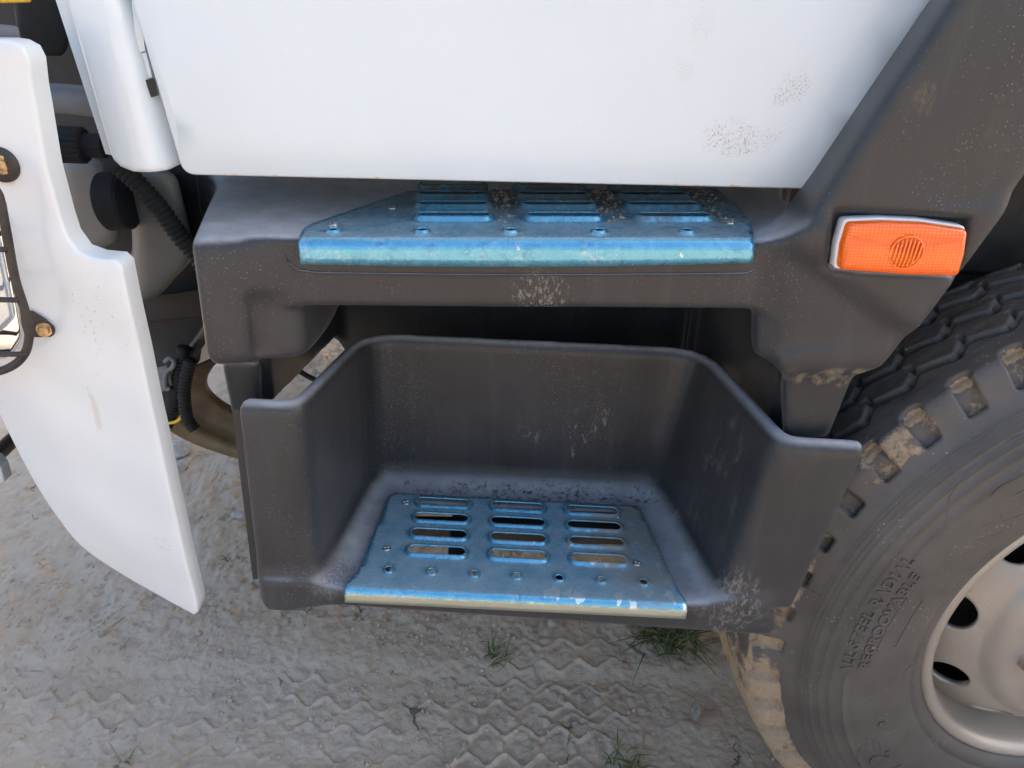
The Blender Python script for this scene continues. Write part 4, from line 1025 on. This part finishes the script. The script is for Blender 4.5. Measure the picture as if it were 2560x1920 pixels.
# ---------------------------------------------------------------- things behind the bumper: tank, hoses, brackets
def tank():
    m = Moulding((-.74, .10, .93), (-.42, .40, 1.26), .0045)
    m.convex([(-0.6417,0.2200,1.1789),(-0.5731,0.2200,1.1805),(-0.5724,0.2200,1.0597),(-0.6638,0.2200,1.0232), (-0.7219,0.3600,1.1500),(-0.6447,0.3600,1.1518),(-0.6439,0.3600,1.0159),(-0.7468,0.3600,0.9749)], .02, .0)
    m.convex([(-0.5164,0.1700,1.1752),(-0.4531,0.1700,1.1766),(-0.4451,0.1700,1.0536),(-0.4720,0.1700,1.0225),(-0.5130,0.1700,0.9915),(-0.5503,0.1700,0.9831),(-0.5367,0.1700,1.0211), (-0.5985,0.3400,1.1379),(-0.5250,0.3400,1.1395),(-0.5158,0.3400,0.9970),(-0.5470,0.3400,0.9609),(-0.5945,0.3400,0.9250),(-0.6377,0.3400,0.9153),(-0.6219,0.3400,0.9593)], .02, .01)
    m.convex([(-0.5683,0.1900,1.0383),(-0.4971,0.1900,1.0399),(-0.5196,0.1900,0.9837),(-0.5667,0.1900,0.9750), (-0.6413,0.3300,0.9906),(-0.5610,0.3300,0.9923),(-0.5863,0.3300,0.9290),(-0.6394,0.3300,0.9191)], .02, .02)
    return m.mesh('washer_tank')
tk = link('washer_tank', tank(), M['cream'], truck); tk['label'] = 'greyish white fluid tank behind the bumper'
def knurled(name, p0, p1, prof, n, m, parent, depth=.0016, every=3):
    """turned cap between two points with a ribbed grip"""
    p0, p1 = Vector(p0), Vector(p1); ax = (p1-p0).normalized(); s_ = ax.cross(Vector((0, 0, 1))).normalized(); t_ = s_.cross(ax); V = []; F = []; L = (p1-p0).length
    for u, r, kn in prof:
        for k in range(n):
            rr = r-(depth if kn and k % every == 0 else 0); a = 2*math.pi*k/n; V.append(p0+ax*(u*L)+s_*(rr*math.cos(a))+t_*(rr*math.sin(a)))
    for i in range(len(prof)-1):
        for k in range(n): F.append((i*n+k, i*n+(k+1) % n, (i+1)*n+(k+1) % n, (i+1)*n+k))
    F.append(tuple(range(n))); F.append(tuple((len(prof)-1)*n+k for k in range(n))[::-1])
    return link(name, mesh_np(name, V, F), m, parent, smooth=False)
knurled('tank_cap', (-0.5961,0.1300,1.2153), (-0.5236,0.1300,1.2143), [(0, .018, 0), (.03, .0205, 1), (.2, .0205, 1), (.23, .0195, 0), (.24, .0235, 1), (.62, .0235, 1), (.66, .020, 0), (.67, .0155, 0), (1, .0155, 0)], 54, M['black'], tk)
knurled('filler_neck', (-0.5558,0.1600,1.1325), (-0.5218,0.1600,1.1361), [(0, .036, 0), (.1, .040, 0), (.9, .040, 0), (1, .036, 0)], 40, M['black'], tk, 0)
tube('cross_pipe', spline([(-0.6659,0.2000,1.2604),(-0.6060,0.2000,1.2623),(-0.5476,0.2000,1.2579)], 24), .020, M['pipe'], truck, 20)
hull_obj('wiring_box', [(-0.5750,0.1000,1.4091),(-0.5197,0.1000,1.4104),(-0.5227,0.1000,1.3471),(-0.5292,0.1000,1.3285),(-0.5387,0.1000,1.3248),(-0.5866,0.1000,1.3245), (-0.6325,0.2000,1.4090),(-0.5717,0.2000,1.4104),(-0.5750,0.2000,1.3408),(-0.5821,0.2000,1.3204),(-0.5926,0.2000,1.3162),(-0.6453,0.2000,1.3160)], M['black'], truck, .008)
hull_obj('lamp_bracket', [(-0.5909,0.0400,1.3628),(-0.5454,0.0400,1.3598),(-0.5458,0.0400,1.3472),(-0.5954,0.0400,1.3477), (-0.6098,0.0700,1.3613),(-0.5628,0.0700,1.3582),(-0.5632,0.0700,1.3452),(-0.6144,0.0700,1.3457)], M['pipe'], truck, .003)
hull_obj('yellow_strap', [(-0.5821,0.0300,1.4004),(-0.5154,0.0300,1.4020),(-0.5188,0.0300,1.3841),(-0.5880,0.0300,1.3810), (-0.5946,0.0500,1.4002),(-0.5264,0.0500,1.4018),(-0.5300,0.0500,1.3836),(-0.6006,0.0500,1.3803)], M['yellow'], truck, .002)
hull_obj('front_panel', [(-0.9302,0.4200,1.4778),(-0.4458,0.4200,1.4893),(-0.5363,0.4200,0.9252),(-0.6162,0.4200,0.8447),(-1.1599,0.4200,0.8333), (-0.9584,0.4600,1.4799),(-0.4593,0.4600,1.4917),(-0.5526,0.4600,0.9106),(-0.6349,0.4600,0.8276),(-1.1950,0.4600,0.8159)], M['dark'], truck)
hose('wiring_hose', [(-0.5096,0.1300,1.1874),(-0.4924,0.1300,1.1683),(-0.4692,0.1300,1.1365),(-0.4468,0.1300,1.0953),(-0.4249,0.1300,1.0612),(-0.4013,0.1300,0.9956)], .0125, M['black'], truck, .0075, .10)
hull_obj('frame_bracket', [(-0.6619,0.3400,0.9147),(-0.4918,0.3400,0.9440),(-0.5005,0.3400,0.8882),(-0.6575,0.3400,0.8697), (-0.6940,0.4000,0.8908),(-0.5156,0.4000,0.9215),(-0.5247,0.4000,0.8630),(-0.6894,0.4000,0.8436)], M['dark'], truck, .004)
hull_obj('frame_end', [(-0.6803,0.4000,0.8518),(-0.5356,0.4000,0.8863),(-0.5690,0.4000,0.7723),(-0.6235,0.4000,0.7200),(-0.6923,0.4000,0.6016),(-0.7166,0.4000,0.6380), (-0.7431,0.5200,0.8002),(-0.5850,0.5200,0.8380),(-0.6215,0.5200,0.7134),(-0.6811,0.5200,0.6563),(-0.7562,0.5200,0.5270),(-0.7827,0.5200,0.5668)], M['dark'], truck, .006)
cn = hull_obj('connector', [(-0.6076,0.3000,0.8041),(-0.5827,0.3000,0.8108),(-0.5819,0.3000,0.7689),(-0.6091,0.3000,0.7522),(-0.6138,0.3000,0.7723), (-0.6228,0.3300,0.7889),(-0.5972,0.3300,0.7959),(-0.5965,0.3300,0.7529),(-0.6244,0.3300,0.7357),(-0.6291,0.3300,0.7563)], M['greybox'], truck, .003)
tube('connector_clip', spline([(-0.5848,0.2950,0.8187),(-0.5750,0.2950,0.8266),(-0.5681,0.2950,0.8190),(-0.5744,0.2950,0.8072),(-0.5857,0.2950,0.7992),(-0.5921,0.2950,0.7793),(-0.5919,0.2950,0.7657),(-0.5845,0.2950,0.7675)], 40), .0042, M['greybox'], cn, 8)
hose('cable_hose', [(-0.5522,0.3100,0.8393),(-0.5661,0.3100,0.8000),(-0.5840,0.3100,0.7473),(-0.5995,0.3100,0.7097),(-0.6140,0.3100,0.6823)], .0115, M['black'], truck, .0075, .12)
hose('cable_hose', [(-0.5374,0.2900,0.8259),(-0.5553,0.2900,0.7787),(-0.5623,0.2900,0.7382),(-0.5624,0.2900,0.7052),(-0.5540,0.2900,0.6869)], .0105, M['black'], truck, .0075, .12)
tube('steering_rod', spline([(-0.5758,0.3400,0.7970),(-0.5361,0.3400,0.8414),(-0.4958,0.3400,0.8959)], 12), .011, M['blackgloss'], truck, 12)
tube('yellow_wire', spline([(-0.6121,0.3000,0.6984),(-0.6016,0.3000,0.6927),(-0.5845,0.3000,0.6989),(-0.5714,0.3000,0.7160)], 16), .003, M['yellow'], truck, 8)
# curved olive beam low behind the step
def hoop():
    out = spline([(-0.7427,0.5200,0.6311),(-0.7362,0.5200,0.5776),(-0.7096,0.5200,0.5361),(-0.6564,0.5200,0.5023),(-0.5821,0.5200,0.4724),(-0.4888,0.5200,0.4403)], 40)
    inn = spline([(-0.5867,0.5600,0.7043),(-0.6229,0.5600,0.6675),(-0.6443,0.5600,0.6303),(-0.6342,0.5600,0.5970),(-0.5924,0.5600,0.5616),(-0.5236,0.5600,0.5363)], 40)
    V = []; F = []
    for a, b in zip(out, inn):
        d = Vector((0, .05, .02))
        mid = a.lerp(b, .28)+Vector((0, .02, -.006)); q = a.lerp(b, .30)+Vector((0, .045, 0))
        V += [a, mid, q, b, b+Vector((0, .03, 0)), a+Vector((0, .06, 0))]
    for i in range(39):
        for k in range(6): F.append((i*6+k, i*6+(k+1) % 6, i*6+6+(k+1) % 6, i*6+6+k))
    return mesh_np('curved_beam', V, F)
hb = link('curved_beam', hoop(), M['olive'], truck); hb['label'] = 'olive brown curved steel beam behind the step'
tube('brake_cable', spline([(-0.4714,0.6200,0.6635),(-0.4391,0.6200,0.6343),(-0.4052,0.6200,0.6149),(-0.3620,0.6200,0.5954)], 14), .006, M['black'], truck, 8)
tube('spring_wire', spline([(-0.3296,0.4500,0.7044),(-0.3253,0.4500,0.7179),(-0.3274,0.4500,0.7312),(-0.3329,0.4500,0.7222),(-0.3316,0.4500,0.6999)], 20), .003, M['rustblack'], truck, 8)
boxo('axle_beam', (.50, .30, .44), (.62, 1.95, .56), M['dark'], truck, .01)
boxo('wheel_arch_liner', (.44, .33, .80), (1.55, .36, 1.40), M['void'], truck, 0)
boxo('wheel_arch_roof', (.58, .06, 1.32), (1.55, .33, 1.34), M['void'], truck, 0)
# ---------------------------------------------------------------- loose things on the ground
def rock(name, x, y, sz, m, seed, sink=.3):
    bm = bmesh.new(); bmesh.ops.create_icosphere(bm, subdivisions=3, radius=1)
    r = np.random.default_rng(seed); dirs = [Vector(r.normal(size=3)).normalized() for _ in range(9)]; cut = [.62+.25*r.random() for _ in range(9)]
    for v in bm.verts:
        for d, c_ in zip(dirs, cut):
            q = v.co.dot(d)
            if q > c_: v.co -= d*(q-c_)*.92
        v.co *= 1+.05*r.normal()*.5; v.co = Vector((v.co.x*sz[0], v.co.y*sz[1], v.co.z*sz[2]))
    o = link(name, bm_mesh(name, bm), m, None, smooth=False, loc=(x, y, gz(x, y)+sz[2]*(1-2*sink)), rot=(0, 0, r.random()*6)); return o
tag(rock('mud_clod', .144, .500, (.022, .020, .026), M['clod'], 3), 'brown upright mud clod on the ground just below the lower step edge', 'clod')
tag(rock('stone', -1.073, 1.269, (.055, .04, .03), M['stone'], 5), 'larger pale stone on the ground between bumper and step tray', 'stone', 'pale stones behind the bumper')
tag(rock('stone', -1.04, 1.175, (.036, .026, .016), M['stone'], 6), 'small flat pale stone just below the larger pale stone', 'stone', 'pale stones behind the bumper')
tag(rock('stone', -.775, .93, (.022, .018, .013), M['stone'], 8), 'small grey pebble on the ground left of the step tray', 'stone')
tag(rock('mud_clod', .452, .268, (.012, .030, .014), M['clod'], 9, .2), 'tan finger of dried mud standing in the tyre print beside the wheel', 'clod')
tag(rock('mud_clod', .195, .300, (.014, .012, .008), M['clod'], 10), 'small mud lump in the tyre print under the step', 'clod')
def stick(name, a, b, r, m, label):
    A = Vector((a[0], a[1], gz(*a)+r)); B = Vector((b[0], b[1], gz(*b)+r)); mid = A.lerp(B, .5)+Vector((.004, 0, .003))
    return tag(tube(name, spline([A, mid, B], 12), lambda u: r*(1-.5*u), m, None, 7), label, 'twig')
stick('twig', (-0.9540,0.4454), (-0.9227,0.5128), .0045, M['clod'], 'dark thin twig lying on the mud below the bumper tip')
# pebbles and crumbs: too many to count
def crumbs():
    V = []; F = []; r = np.random.default_rng(11); base = [(1, 0, 0), (-1, 0, 0), (0, 1, 0), (0, -1, 0), (0, 0, 1), (0, 0, -1)]
    tri = [(0, 2, 4), (2, 1, 4), (1, 3, 4), (3, 0, 4), (2, 0, 5), (1, 2, 5), (3, 1, 5), (0, 3, 5)]
    xs = r.uniform(-1.7, .75, 5200); ys_ = np.where(r.random(5200) < .6, r.uniform(.35, 1.6, 5200), r.uniform(.02, .6, 5200))
    zs = ground_z(xs[None], ys_[None])[0]; dn = fbm2(xs[None], ys_[None], 5, 3, 40)[0]
    for x, y, z, d in zip(xs, ys_, zs, dn):
        if d < -.05 and r.random() < .8: continue
        s_ = .0018+.0052*r.random()**3.2; b = len(V); sc = s_*(.7+.6*r.random(3)); rot = Matrix.Rotation(r.random()*6, 3, 'Z') @ Matrix.Rotation(r.random()*3, 3, 'X')
        for q in base: V.append(Vector((x, y, z+s_*.3))+rot @ Vector((q[0]*sc[0], q[1]*sc[1], q[2]*sc[2]*.7))*(.85+.3*r.random()))
        F += [(b+i, b+j, b+k) for i, j, k in tri]
    return mesh_np('mud_crumbs', V, F)
cb = link('mud_crumbs', crumbs(), M['ground'], None, smooth=False); tag(cb, 'scattered mud crumbs and grit on the ground', 'grit', kind='stuff')
def tuft(x, y, n, h, spread, seed, label, dry=.15):
    r = np.random.default_rng(seed); V = []; F = []; mi = []
    for b in range(n):
        a = r.random()*2*math.pi; bx, by = r.normal()*spread*.28, r.normal()*spread*.28; z0 = gz(x+bx, y+by)-gz(x, y)-.004
        hh = h*(.45+.7*r.random()); ln = spread*(.3+1.1*r.random()); w = .0016+.0018*r.random(); d = Vector((math.cos(a), math.sin(a), 0)); s_ = Vector((-d.y, d.x, 0)); base = len(V); k = 6
        for i in range(k+1):
            t = i/k; p = Vector((bx, by, z0))+d*(ln*t*t)+Vector((0, 0, hh*(t-.38*t*t))); ww = w*(1-t**1.6)+.0002
            V += [p-s_*ww, p+Vector((0, 0, -.0008*(1-t)))+d*.0, p+s_*ww]
        for i in range(k):
            q = base+i*3; F += [(q, q+1, q+4, q+3), (q+1, q+2, q+5, q+4)]; mi += [1 if r.random() < dry*.3 else 0]*2 if i else [0, 0]
        if r.random() < dry:
            for j in range(2*k): mi[-1-j] = 1
    me = mesh_np('grass_tuft', V, F); o = link('grass_tuft', me, [M['grass'], M['drygrass']], None, loc=(x, y, gz(x, y)))
    me.polygons.foreach_set('material_index', mi); return tag(o, label, 'grass', 'grass tufts in the mud')
tuft(-.003, .400, 26, .055, .05, 1, 'small sparse grass tuft on the bare mud under the middle of the step')
tuft(.43, .475, 150, .085, .11, 2, 'large dark grass tuft in shade below the tray corner beside the tyre', .2)
tuft(.274, .130, 34, .060, .055, 3, 'pale grass tuft at the bottom edge left of the tyre', .3)
tuft(-.733, .748, 5, .035, .03, 4, 'tiny green sprout on the mud between bumper and tray')
tuft(-.747, .108, 12, .035, .04, 5, 'thin dry grass tuft at the bottom left in the tyre print', .7)

def straw():
    V = []; F = []; r = np.random.default_rng(23)
    for i in range(90):
        x, y = r.uniform(-1.5, .6), r.uniform(.03, .95); a = r.random()*6.3; L_ = .008+.030*r.random()**2; w = .0006+.0007*r.random(); z = gz(x, y)+.0025
        d = Vector((math.cos(a), math.sin(a), .15*r.normal())); s_ = Vector((-d.y, d.x, 0)); b = len(V); c_ = Vector((x, y, z))
        for t in (-.5, 0, .5):
            p = c_+d*(L_*t)+s_*(.12*L_*(.25-t*t)); V += [p-s_*w, p+Vector((0, 0, w*1.6)), p+s_*w]
        for k in (0, 3): F += [(b+k, b+k+1, b+k+4, b+k+3), (b+k+1, b+k+2, b+k+5, b+k+4)]
    return mesh_np('straw_bits', V, F)
tag(link('straw_bits', straw(), M['drygrass'], None), 'dry straw bits scattered on the mud', 'straw', kind='stuff')

def step_grit():
    V = []; F = []; r = np.random.default_rng(31); base = [(1, 0, 0), (-1, 0, 0), (0, 1, 0), (0, -1, 0), (0, 0, 1), (0, 0, -1)]
    tri = [(0, 2, 4), (2, 1, 4), (1, 3, 4), (3, 0, 4), (2, 0, 5), (1, 2, 5), (3, 1, 5), (0, 3, 5)]
    for i in range(420):
        x0, x1 = ((-.052, -.016), (.088, .122), (.226, .262))[i % 3]; x, y = r.uniform(x0, x1)+r.normal()*.003, -.055+.20*r.random()**.8
        wx, wy = x+.030, y+.080; z = 1.1535+.0201*x+.0105*y; s_ = .0009+.0030*r.random()**3; b = len(V); sc = s_*(.7+.6*r.random(3))
        for q in base: V.append((wx+q[0]*sc[0], wy+q[1]*sc[1], z+s_*.35+q[2]*sc[2]*.7))
        F += [(b+i_, b+j, b+k) for i_, j, k in tri]
    return mesh_np('step_grit', V, F)
tag(link('step_grit', step_grit(), M['clod'], None, smooth=False), 'loose grit lying on the upper step plate between the slots', 'grit', kind='stuff')
tube('lamp_guard', spline([(-0.5967,-0.1200,1.2312),(-0.6270,-0.1200,1.1611),(-0.6584,-0.1200,1.0793),(-0.6825,-0.1200,1.0010)], 24), .0048, M['rustblack'], hl, 10)
tube('lamp_stay', spline([(-0.7268,-0.0150,0.7960), (-.78, .25, .74), (-.85, .62, .60)], 16), .012, M['blackgloss'], lw, 10)
